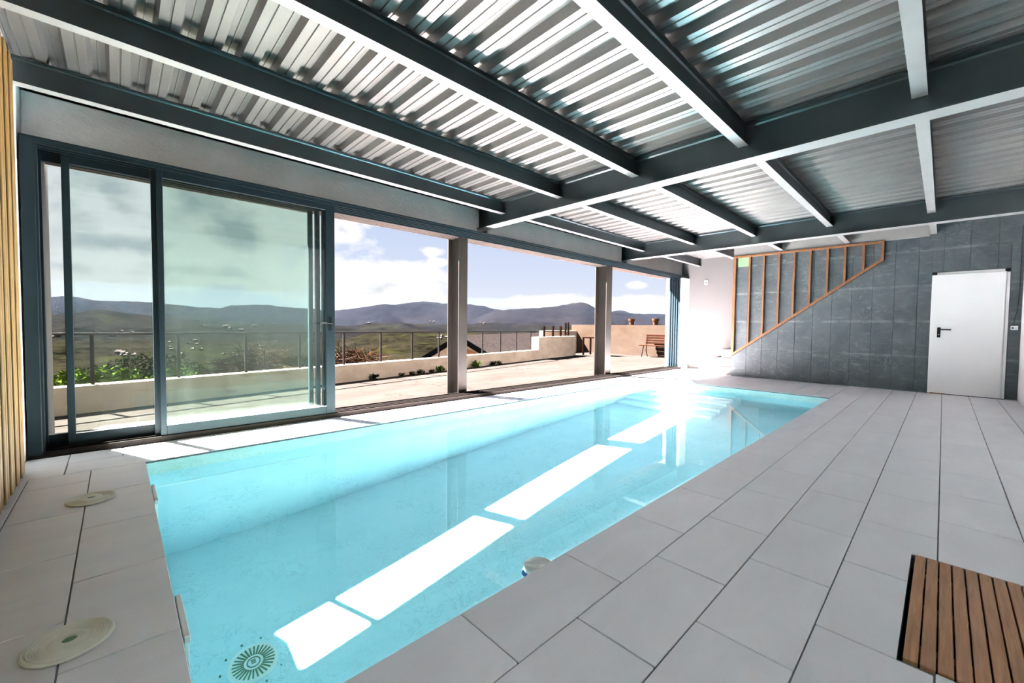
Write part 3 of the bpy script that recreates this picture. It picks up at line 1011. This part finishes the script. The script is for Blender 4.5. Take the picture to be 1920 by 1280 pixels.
# socket and cable
sock = empty('wall_socket', (0.76, RY1 - 0.02, 1.11), 'white double wall socket right of the steel door', 'socket')
build('plate', MB().cbox(0.715, 0.79, RY1 - 0.045, RY1 - 0.0185, 1.085, 1.15, 0.006), 'white_plastic', sock)
for xx_ in (0.735, 0.768):
    build('outlet', MB().tube([(xx_, RY1 - 0.0475, 1.118), (xx_, RY1 - 0.044, 1.118)], 0.012, 12), 'black_plastic' if xx_ < 0.75 else 'chrome', sock)
o = build('power_cable', MB().tube([(0.745, RY1 - 0.028, 1.148), (0.752, RY1 - 0.028, 1.25), (0.775, RY1 - 0.027, 1.40), (0.788, RY1 - 0.027, 1.7), (0.785, RY1 - 0.027, 2.2), (0.788, RY1 - 0.027, 2.68)], 0.005, 6), 'cable_black')
tag(o, 'thin black cable running up the slate wall from the socket', 'cable')

# small fittings on the alcove wall
sen = empty('wall_sensor', (-4.31, ALC_Y, 2.27), 'small grey sensor high on the white alcove wall', 'sensor')
build('base', MB().cbox(-4.35, -4.27, ALC_Y - 0.022, ALC_Y - 0.001, 2.20, 2.32, 0.006), 'white_plastic', sen)
build('lens', MB().tube([(-4.31, ALC_Y - 0.06, 2.24), (-4.31, ALC_Y - 0.02, 2.25)], [0.022, 0.03], 12), 'chrome', sen)

# ------------------------------------------------------------------ loose things by the pool


def lid(x, y, label):
    root = empty('skimmer_cover', (x, y, 0), label, 'skimmer cover', 'skimmer covers')
    R = 0.108
    pf = [(R - 0.006, 0.0015), (R, 0.006), (R, 0.010), (R - 0.004, 0.014)]
    r = R - 0.008
    while r > 0.048:
        pf += [(r, 0.0145), (r - 0.0015, 0.0120), (r - 0.0035, 0.0120), (r - 0.005, 0.0150)]
        r -= 0.0065
    pf += [(0.042, 0.0155), (0.036, 0.0165), (0.019, 0.0165), (0.018, 0.011), (0.0001, 0.011)]
    build('disc', MB().lathe(pf, (x, y, 0), 64), 'lid_plastic', root)
    build('finger_hole', MB().lathe([(0.0175, 0.0112), (0.0175, 0.0122), (0.0001, 0.0122)], (x, y, 0), 24), 'gap_green', root)
    return root


lid(-1.942, -0.128, 'round ribbed off-white skimmer lid in the near corner of the paving')
lid(-3.455, -0.125, 'round ribbed off-white skimmer lid closer to the glass doors')
for xa, xb, lab in ((-2.03, -1.73, 'white skimmer mouth on the pool edge beside the nearer lid'), (-3.54, -3.21, 'white skimmer mouth on the pool edge beside the farther lid')):
    sk = empty('skimmer_mouth', ((xa + xb) / 2, PY0, WATER), lab, 'skimmer', 'pool skimmers')
    build('flange', MB().cbox(xa, xb, PY0 + 0.001, PY0 + 0.020, -0.030, -0.006, 0.003).cbox(xa, xa + 0.02, PY0 + 0.001, PY0 + 0.016, -0.20, -0.028, 0.003).cbox(xb - 0.02, xb, PY0 + 0.001, PY0 + 0.016, -0.20, -0.028, 0.003), 'white_plastic', sk)
    build('flap', MB().box(xa + 0.02, xb - 0.02, PY0 + 0.002, PY0 + 0.008, -0.19, -0.032), 'white_plastic', sk)

fl = empty('chlorine_float', (-1.265, 1.40, WATER), 'blue and white floating dispenser at the pool edge', 'float')
FC = (-1.265, 1.40, WATER)
build('body', MB().lathe([(0.02, -0.06), (0.06, -0.045), (0.080, -0.01), (0.080, 0.022), (0.070, 0.034), (0.0001, 0.034)], FC, 32), 'blue_plastic', fl)
build('cap', MB().lathe([(0.066, 0.032), (0.072, 0.040), (0.070, 0.056), (0.062, 0.060), (0.056, 0.046), (0.0001, 0.046)], FC, 32), 'white_plastic', fl)
build('grip', MB().bar((FC[0] - 0.045, FC[1] - 0.045, WATER + 0.054), (FC[0] + 0.045, FC[1] + 0.045, WATER + 0.054), 0.016, 0.02), 'white_plastic', fl)

mat_ = empty('duckboard', (0.3, 2.25, -0.07), 'brown timber slatted duckboard set flush into the paving', 'duckboard')
x = MATX0 + 0.014
while x < MATX1 - 0.04:
    piece('slat', x, x + 0.0345, MATY0 + 0.010, MATY1 - 0.006, -0.024, 0.004, 'mat_wood', mat_, 0.003)
    x += 0.0395
for yy in (1.95, 2.25, 2.55):
    build('batten', MB().box(MATX0 + 0.02, MATX1 - 0.02, yy - 0.02, yy + 0.02, -0.069, -0.0241), 'mat_wood', mat_)

# ------------------------------------------------------------------ terrace outside
TZ = -0.05
terrace = build('terrace_ground', MB().add([(-5.06, -14, TZ), (-5.06, 15.2, TZ), (-11.6, 15.2, TZ), (-11.6, 13.0, TZ), (-10.0, 13.0, TZ), (-4.2, -14, TZ)], [(0, 1, 2, 3, 4, 5)]), 'terrace_concrete')
tag(terrace, 'sunlit cracked concrete terrace outside the glass doors', None, None, 'structure')


def par(y):
    return -7.1 - 0.22 * (y + 0.5)


nx, ny = Vector((-1, -0.22, 0)).normalized().x, Vector((-1, -0.22, 0)).normalized().y


def strip(y0, y1, z0, z1, th, inset=0.0):
    a, b = Vector((par(y0) + nx * inset, y0 + ny * inset, 0)), Vector((par(y1) + nx * inset, y1 + ny * inset, 0))
    q = Vector((nx * th, ny * th, 0))
    return [(a.x, a.y), (b.x, b.y), (b.x + q.x, b.y + q.y), (a.x + q.x, a.y + q.y)], z0, z1


p, z0, z1 = strip(-8, 10.35, -3, 0.28, 0.22)
o = build('parapet', MB().prism(p, z0, z1, 'z'), 'parapet_render', base=(-8.3, 1, TZ))
tag(o, 'low rendered parapet wall along the terrace edge', 'wall', None, 'structure')
p, z0, z1 = strip(10.35, 13.2, -3, 0.71, 0.30)
o = build('parapet_block', MB().prism(p, z0, z1, 'z'), 'parapet_render', base=(-9.7, 11.6, TZ))
tag(o, 'taller rendered block at the end of the parapet', 'wall', None, 'structure')
o = build('boundary_wall', MB().prism([(-11.9, 15.2), (-5.0, 15.2), (-5.0, 15.5), (-11.9, 15.5)], -3, 1.18, 'z'), 'boundary_render', base=(-8.5, 15.35, TZ))
tag(o, 'high cream rendered boundary wall at the far end of the terrace', 'wall', None, 'structure')
o = build('return_wall', MB().box(-11.9, -11.6, 13.0, 15.2, -3, 0.9), 'parapet_render', base=(-11.75, 14.1, TZ))
tag(o, 'rendered return wall in the shaded corner of the terrace', 'wall', None, 'structure')

rail = empty('terrace_railing', (par(5) + nx * 0.11, 5, 0.28), 'thin brown steel railing on the low parapet', 'railing')
mb = MB()
a, b = -3.6, 10.3
mb.bar((par(a) + nx * 0.11, a + ny * 0.11, 0.905), (par(b) + nx * 0.11, b + ny * 0.11, 0.905), 0.045, 0.028)
build('top_rail', mb, 'railing_steel', rail)
y = -0.20 - 0.85 * 4
while y < 10.2:
    c = (par(y) + nx * 0.11, y + ny * 0.11)
    build('post', MB().cbox(c[0] - 0.018, c[0] + 0.018, c[1] - 0.018, c[1] + 0.018, 0.28, 0.895, 0.003), 'railing_steel', rail)
    y += 0.85
fen = empty('rusty_fence', (par(11.8) + nx * 0.15, 11.8, 0.71), 'rusty steel posts with one rail on the taller parapet block', 'fence')
for yy, zt in ((10.95, 1.09), (11.6, 1.10), (12.2, 1.10), (12.6, 1.23), (12.83, 1.25)):
    c = (par(yy) + nx * 0.15, yy + ny * 0.15)
    build('post', MB().cbox(c[0] - 0.03, c[0] + 0.03, c[1] - 0.03, c[1] + 0.03, 0.71, zt, 0.004), 'rusty_steel', fen)
build('rail', MB().bar((par(10.95) + nx * 0.15, 10.95, 0.90), (par(12.6) + nx * 0.15, 12.6, 0.90), 0.02, 0.035), 'rusty_steel', fen)

# bench, table, pots
bn = empty('garden_bench', (-7.3, 14.85, TZ), 'reddish timber slatted bench against the cream boundary wall', 'bench')
BX0, BX1, BY = -8.10, -6.5, 14.8
for k in range(4):
    piece('seat_slat', BX0 - 0.05, BX1, BY - 0.19 + k * 0.10, BY - 0.11 + k * 0.10, 0.375, 0.405, 'bench_wood', bn, 0.006)
for k in range(4):
    z = 0.45 + 0.095 * k
    y0 = BY + 0.20 + 0.02 * k
    piece('back_slat', BX0 + 0.02, BX1, y0, y0 + 0.028, z, z + 0.075, 'bench_wood', bn, 0.006)
for xx_ in (BX0 + 0.08, BX1 - 0.15):
    build('leg', MB().tube([(xx_, BY - 0.20, TZ), (xx_, BY - 0.12, 0.18), (xx_, BY - 0.05, 0.375)], 0.018, 6), 'rusty_steel', bn)
    build('leg', MB().tube([(xx_, BY + 0.26, TZ), (xx_, BY + 0.14, 0.18), (xx_, BY + 0.18, 0.375), (xx_, BY + 0.29, 0.80)], 0.018, 6), 'rusty_steel', bn)
tb = empty('rusty_table', (-9.6, 13.8, TZ), 'rusty steel frame table in the far corner of the terrace', 'table')
TX0, TX1, TY0, TY1 = -10.05, -9.1, 13.55, 14.1
build('top', MB().cbox(TX0, TX1, TY0, TY1, 0.63, 0.67, 0.004), 'rusty_steel', tb)
for xx_ in (TX0 + 0.03, TX1 - 0.03):
    for yy in (TY0 + 0.03, TY1 - 0.03):
        build('leg', MB().cbox(xx_ - 0.03, xx_ + 0.03, yy - 0.03, yy + 0.03, TZ, 0.63, 0.004), 'rusty_steel', tb)
for xx_, lab in ((-8.90, 'terracotta flower pot on the boundary wall nearer the steel column'), (-7.86, 'terracotta flower pot on the boundary wall above the bench')):
    pt = empty('flower_pot', (xx_, 15.35, 1.18), lab, 'pot', 'terracotta pots')
    build('bowl', MB().lathe([(0.085, 0.0), (0.115, 0.19), (0.10, 0.19), (0.09, 0.12), (0.0001, 0.12)], (xx_, 15.35, 1.18), 24), 'terracotta', pt)
    build('rim', MB().lathe([(0.112, 0.17), (0.135, 0.175), (0.138, 0.25), (0.118, 0.25), (0.108, 0.19)], (xx_, 15.35, 1.18), 24), 'terracotta', pt)

# neighbouring house below the parapet
hs = empty('neighbour_house', (-18.5, 15.5, -3.5), 'low gabled house with speckled grey roof beyond the parapet', 'house')
AX, AY, AZ = -16.0, 11.8, 0.63            # gable apex nearest the camera
eL, eR = Vector((-17.85, 11.0, -0.47)), Vector((-14.1, 12.65, -0.45))
ap = Vector((AX, AY, AZ))
rd = Vector((-0.40, 0.917, 0)).normalized() * 17.0


def thick(mb, a, b, c, d, t):
    a, b, c, d = map(Vector, (a, b, c, d))
    nrm = (b - a).cross(d - a).normalized() * t
    if nrm.z < 0:
        nrm = -nrm
    vs = [a, b, c, d, a - nrm, b - nrm, c - nrm, d - nrm]
    mb.add(vs, [(0, 1, 2, 3), (7, 6, 5, 4), (0, 4, 5, 1), (1, 5, 6, 2), (2, 6, 7, 3), (3, 7, 4, 0)])


for e, nm in ((eL, 'roof_slope'), (eR, 'roof_slope')):
    mb = MB()
    out = ap + (e - ap) * 1.6
    thick(mb, ap, out, out + rd, ap + rd, 0.12)
    build(nm, mb, 'roof_shingle', hs)
    mb = MB()
    side = -rd.normalized() * 0.03
    mb.bar(ap + side + Vector((0, 0, -0.12)), out + side + Vector((0, 0, -0.12)), 0.06, 0.24)
    build('rake_board', mb, 'roof_rake', hs)
wl = Vector((0, 0, -3.2))
g0 = rd.normalized() * 0.35
gl_, gr_ = ap + (eL - ap) * 1.35, ap + (eR - ap) * 1.35
mb = MB()
pts = [ap + g0 + Vector((0, 0, -0.14)), gl_ + g0, gl_ + g0 + wl, gr_ + g0 + wl, gr_ + g0]
pb = [q + rd * 0.95 for q in pts]
n = 5
mb.add(pts + pb, [(0, 1, 2, 3, 4), (9, 8, 7, 6, 5)] + [(i, i + 5, (i + 1) % 5 + 5, (i + 1) % 5) for i in range(5)])
build('wall', mb, 'house_wall', hs)
mb = MB()
q0 = ap + g0 * 0.9 + (eR - ap) * 0.12 + Vector((0, 0, -0.55))
q1 = ap + g0 * 0.9 + (eR - ap) * 0.62 + Vector((0, 0, -0.35))
q2 = q1 + Vector((0, 0, -1.2))
q3 = Vector((q0.x, q0.y, q2.z))
th_ = rd.normalized() * 0.05
mb.add([q0, q1, q2, q3, q0 + th_, q1 + th_, q2 + th_, q3 + th_], [(0, 1, 2, 3), (7, 6, 5, 4), (0, 4, 5, 1), (1, 5, 6, 2), (2, 6, 7, 3), (3, 7, 4, 0)])
build('brick_panel', mb, 'gable_brick', hs)
cpos = ap + rd * 0.42 + (eR - ap) * 0.72
build('roof_vent', MB().prism([(cpos.x - 0.1, cpos.z - 0.1), (cpos.x + 0.75, cpos.z - 0.2), (cpos.x + 0.75, cpos.z + 0.75)], cpos.y, cpos.y + 0.5, 'y'), 'twig', hs)

# ------------------------------------------------------------------ plants and brushwood


def leaves(mb, c, rx, ry, rz, n, size, rnd):
    for _ in range(n):
        d = Vector((rnd.gauss(0, 1), rnd.gauss(0, 1), rnd.gauss(0, 1))).normalized() * (rnd.random() ** 0.4)
        p = Vector((c[0] + d.x * rx, c[1] + d.y * ry, c[2] + d.z * rz))
        a = Vector((rnd.gauss(0, 1), rnd.gauss(0, 1), rnd.gauss(0, 0.7))).normalized()
        b = a.cross(Vector((rnd.gauss(0, 1), rnd.gauss(0, 1), rnd.gauss(0, 1)))).normalized()
        s = size * (0.6 + 0.8 * rnd.random())
        u, w_ = a * s, b * s * 0.36
        m = p + b.cross(a) * s * 0.12
        mb.add([p - u * 0.5, m - w_ * 0.5, p + u * 0.5, m + w_ * 0.5], [(0, 1, 2), (0, 2, 3)])


def bush(name, c, r3, n, size, mat, label, seed, cat='bush', group=None):
    rnd = random.Random(seed)
    root = empty(name, (c[0], c[1], c[2] - r3[2]), label, cat, group)
    mb = MB()
    leaves(mb, c, *r3, n, size, rnd)
    build('foliage', mb, mat, root)
    ms = MB()
    for k in range(5):
        ms.tube([(c[0], c[1], c[2] - r3[2] - 0.3), (c[0] + rnd.uniform(-1, 1) * r3[0] * 0.6, c[1] + rnd.uniform(-1, 1) * r3[1] * 0.6, c[2] + rnd.uniform(-0.2, 0.5) * r3[2])], [0.015, 0.006], 5)
    build('stem', ms, 'twig', root)
    return root


def beyond(y, d):
    return par(y) + nx * d, y + ny * d


x, y = beyond(-0.05, 0.65)
bush('green_shrub', (x, y, 0.24), (0.35, 0.50, 0.22), 900, 0.10, 'leaf_bright', 'bright green leafy shrub behind the parapet at the left jamb', 1)
x, y = beyond(0.80, 0.75)
bush('green_shrub', (x, y, 0.20), (0.33, 0.30, 0.16), 600, 0.09, 'leaf_bright', 'lower bright green shrub behind the parapet, right of the first', 2)
x, y = beyond(0.80, 1.75)
bush('dark_shrub', (x, y, 0.22), (0.5, 0.70, 0.33), 1400, 0.075, 'leaf_dark', 'dull green shrub behind the parapet, seen through the doubled stiles', 3)
x, y = beyond(3.9, 3.0)
bush('dark_shrub', (x, y, 0.08), (0.35, 0.38, 0.24), 900, 0.06, 'leaf_dark', 'dark rounded shrub left of the brushwood heap', 4)
# brushwood heaps: loose dry branches
def brush(c, r3, n, label, seed):
    rnd = random.Random(seed)
    root = empty('brushwood_heap', (c[0], c[1], c[2] - r3[2]), label, 'brushwood')
    for mat, k in (('twig', n), ('pale_twig', n // 4)):
        mb = MB()
        for _ in range(k):
            d = Vector((rnd.gauss(0, 1), rnd.gauss(0, 1), abs(rnd.gauss(0, 1)))).normalized() * (0.35 + 0.65 * rnd.random())
            p = Vector((c[0] + d.x * r3[0], c[1] + d.y * r3[1], c[2] - r3[2] + d.z * 2 * r3[2]))
            a = Vector((rnd.gauss(0, 1), rnd.gauss(0, 1), rnd.gauss(-0.1, 0.55))).normalized() * rnd.uniform(0.25, 0.7)
            m = p + a * 0.5 + Vector((0, 0, rnd.uniform(-0.05, 0.08)))
            mb.tube([p, m, p + a + Vector((0, 0, -rnd.uniform(0, 0.15)))], [0.011, 0.008, 0.004], 3)
        tag(build('branches', mb, mat, root), kind='stuff')
    return root


x, y = beyond(5.6, 3.4)
brush((x, y, 0.02), (0.75, 1.15, 0.34), 900, 'heap of dry brown branches beyond the railing, left of the house', 11)
x, y = beyond(2.25, 1.6)
brush((x, y, 0.24), (0.45, 0.68, 0.30), 500, 'heap of dry branches beyond the railing, behind the glass panels', 12)
rnd = random.Random(5)
for k, (yy, s) in enumerate(((3.75, 0.11), (4.45, 0.07), (4.75, 0.075), (5.0, 0.09), (5.62, 0.12), (5.35, 0.07), (6.95, 0.16), (7.7, 0.11), (8.0, 0.10))):
    c = (par(yy) + 0.09, yy, TZ + s * 0.55)
    mb = MB()
    leaves(mb, c, s, s, s * 0.6, 90, s * 0.55, rnd)
    for q in range(10):
        a = rnd.uniform(0, 6.28)
        mb.bar((c[0], c[1], TZ), (c[0] + s * math.cos(a), c[1] + s * math.sin(a), TZ + s * 1.1), 0.006, 0.003)
    o = build('weed_tuft', mb, 'leaf_bright' if k in (4, 6) else 'leaf_dark', base=(c[0], c[1], TZ))
    tag(o, 'weed tuft at the foot of the parapet, ' + ['first of the row, nearest the glass panels', 'second along from the glass panels', 'third along from the glass panels', 'fourth along from the glass panels',
            'yellow-green, sixth along from the glass panels', 'fifth along from the glass panels', 'tall and bright, just past the middle column', 'second past the middle column', 'last of the row'][k], 'weed', 'weeds along the parapet')

# ------------------------------------------------------------------ the valley and the hills
FARR = {}


def hills(name, prof, R, Rfront, zfront, mat, label, nx_=260, nr=26, amp=0.0, seed=0, back=0.35):
    """a range of hills: crest along the surveyed skyline at distance R, falling to the valley at Rfront"""
    xs_ = [q[0] for q in prof]

    def crest(x):
        if x <= xs_[0]:
            return prof[0][1]
        for (xa, ya), (xb, yb) in zip(prof, prof[1:]):
            if x <= xb:
                tt = (x - xa) / (xb - xa)
                tt = tt * tt * (3 - 2 * tt) * 0.5 + tt * 0.5
                return ya + (yb - ya) * tt
        return prof[-1][1]
    mb = MB()
    vs = []
    rows = nr + 5
    for i in range(nx_ + 1):
        px = xs_[0] + (xs_[-1] - xs_[0]) * i / nx_
        d = ray(px, crest(px))
        h = math.hypot(d.x, d.y)
        ux, uy, sl = d.x / h, d.y / h, d.z / h
        zc = CAMH + sl * R
        for j in range(rows):
            if j < 5:                       # the far side
                k = (5 - j) / 5
                rr = R * (1 + back * k)
                z = zc - (zc - zfront) * k * 0.9
            else:
                k = (j - 5) / (nr - 1)
                rr = R + (Rfront - R) * k
                z = zc + (zfront - zc) * (k ** 0.8)
            x, y = ux * rr, uy * rr
            if amp:
                env = 1.0 if j > 5 else 0.12
                fall = math.sin(min(1, max(0.0, (j - 5) / (nr - 1))) * math.pi) if j > 5 else 1.0
                nv = noise.fractal(Vector((x, y, seed * 100)) / (R * 0.10), 1.0, 2.0, 5)
                n2_ = noise.fractal(Vector((x, y, seed * 100 + 7)) / (R * 0.012), 1.0, 2.0, 3)
                z += amp * (nv * env * fall + 0.10 * n2_)
            vs.append((x, y, z))
    fs = [(i * rows + j, i * rows + j + 1, (i + 1) * rows + j + 1, (i + 1) * rows + j) for i in range(nx_) for j in range(rows - 1)]
    mb.add(vs, fs)
    o = build(name, mb, mat, smooth=True)
    tag(o, label, None, None, 'structure')
    FARR[name] = mb
    return o


LEFT = [(-1400, 600), (-700, 585), (-250, 566)]
hills('hill_range', LEFT + [(95, 555), (130, 555), (160, 560), (182, 564), (233, 565), (283, 567), (333, 571), (383, 576), (417, 577), (432, 572), (500, 571), (533, 575), (567, 578), (622, 583), (650, 580), (700, 573), (722, 569), (735, 571), (753, 569), (783, 564.5), (792, 564), (837, 568), (877, 570), (905, 574), (927, 580), (1000, 588), (1100, 588), (1145, 584), (1163, 582), (1187, 588), (1220, 588.5), (1260, 590), (1500, 592), (2300, 600)],
      3800, 2300, -160, 'hill_far', 'long hazy blue mountain ridge across the valley', 420, 24, 50, 1)
hills('hill_peak', [(820, 612), (880, 598), (930, 583), (950, 580), (1007, 577), (1040, 574), (1060, 571), (1075, 568), (1090, 566.5), (1100, 569), (1117, 577), (1145, 584), (1187, 593), (1250, 604), (1400, 614), (1700, 620)],
      2600, 1500, -120, 'hill_far', 'dark wooded hill rising to a point above the boundary wall', 200, 20, 30, 2)
hills('hill_foothills', [(-1400, 610), (-500, 600), (60, 594), (130, 588), (185, 580), (240, 586), (330, 598), (430, 604), (560, 606), (622, 609), (660, 610), (700, 606), (740, 603), (773, 606), (840, 608), (890, 607), (923, 604), (960, 605), (1007, 607), (1057, 613), (1100, 610), (1150, 612), (1250, 616), (1500, 622), (2300, 630)],
      1400, 700, -75, 'hill_mid', 'wooded lower hills in the middle of the valley', 320, 24, 16, 3)
hills('hill_valley', [(-1400, 650), (-300, 642), (95, 640), (300, 636), (450, 640), (560, 642), (640, 636), (690, 626), (730, 619), (770, 618), (838, 622), (900, 624), (960, 626), (1060, 634), (1250, 640), (1700, 645), (2300, 650)],
      520, 70, -26, 'hill_near', 'near valley slopes with woods and green fields', 360, 40, 5, 4, 0.25)

# scattered village houses on the valley slopes
bvh = {k: BVHTree.FromPolygons([Vector(p) for p in m.v], m.f) for k, m in FARR.items()}
rnd = random.Random(21)
mb = MB()
for (cx, cy_, sx, sy, n, sz) in ((645, 676, 26, 8, 26, 1.0), (640, 683, 18, 4, 10, 1.0), (235, 662, 22, 6, 12, 1.2), (340, 652, 40, 10, 14, 1.2), (500, 655, 50, 14, 26, 1.0), (430, 615, 40, 6, 6, 4.5),
                                 (810, 603, 16, 3, 8, 4.0), (700, 606, 12, 2, 4, 4.0), (230, 627, 30, 5, 8, 3.0), (110, 632, 12, 4, 5, 3.0), (900, 604, 10, 3, 3, 4.0), (830, 634, 14, 5, 5, 1.6), (455, 668, 40, 8, 14, 1.0)):
    for _ in range(n):
        d = ray(cx + rnd.gauss(0, 1) * sx * 0.55, cy_ + rnd.gauss(0, 1) * sy * 0.55).normalized()
        best = None
        for b in bvh.values():
            h = b.ray_cast(CAM, d)
            if h[0] is not None and (best is None or h[3] < best[3]):
                best = h
        if best is None:
            continue
        p = best[0]
        s = sz * rnd.uniform(0.5, 1.1)
        a = rnd.uniform(0, 3.14)
        ca, sa = math.cos(a), math.sin(a)
        w2, l2, hh = s * 0.8, s * 1.2, s * 0.9

        def W(u, v_, z_):
            return (p.x + u * ca - v_ * sa, p.y + u * sa + v_ * ca, p.z + z_)
        mb.add([W(-w2, -l2, -s), W(w2, -l2, -s), W(w2, l2, -s), W(-w2, l2, -s), W(-w2, -l2, hh), W(w2, -l2, hh), W(w2, l2, hh), W(-w2, l2, hh), W(0, -l2, hh * 1.6), W(0, l2, hh * 1.6)],
               [(0, 1, 5, 4), (1, 2, 6, 5), (2, 3, 7, 6), (3, 0, 4, 7), (4, 5, 8), (6, 7, 9), (5, 6, 9, 8), (7, 4, 8, 9)])
o = build('village', mb, 'village_wall')
tag(o, 'pale scattered village houses on the valley slopes', 'village', None, 'stuff')

# haze filling the valley
t = material('valley_haze')
vs_ = t.n('ShaderNodeVolumeScatter')
vs_.inputs['Color'].default_value = (0.42, 0.645, 1.0, 1)
vs_.inputs['Density'].default_value = 0.0000024
vs_.inputs['Anisotropy'].default_value = 0.0
t.out(None, vs_.outputs[0])
mb = MB()
NA = 24
for k in range(NA + 1):                       # a low wedge of air lying in the valley, no higher than the ridges
    a = math.radians(-25 + 170 * k / NA)
    ux, uy = -math.sin(a), math.cos(a)
    for r_, zb, zt in ((160, -60, 9.0), (4700, -420, 325.0)):
        mb.v += [(ux * r_, uy * r_, zb), (ux * r_, uy * r_, zt)]
for k in range(NA):
    b = 4 * k
    mb.f += [(b, b + 4, b + 5, b + 1), (b + 2, b + 3, b + 7, b + 6), (b + 1, b + 5, b + 7, b + 3), (b, b + 2, b + 6, b + 4)]
mb.f += [(0, 1, 3, 2), (4 * NA, 4 * NA + 2, 4 * NA + 3, 4 * NA + 1)]
hz = build('haze', mb, 'valley_haze')
bmh = bmesh.new()
bmh.from_mesh(hz.data)
bmesh.ops.recalc_face_normals(bmh, faces=bmh.faces[:])
bmh.to_mesh(hz.data)
bmh.free()
tag(hz, 'thin blue haze lying over the valley and the far hills', 'haze', None, 'stuff')
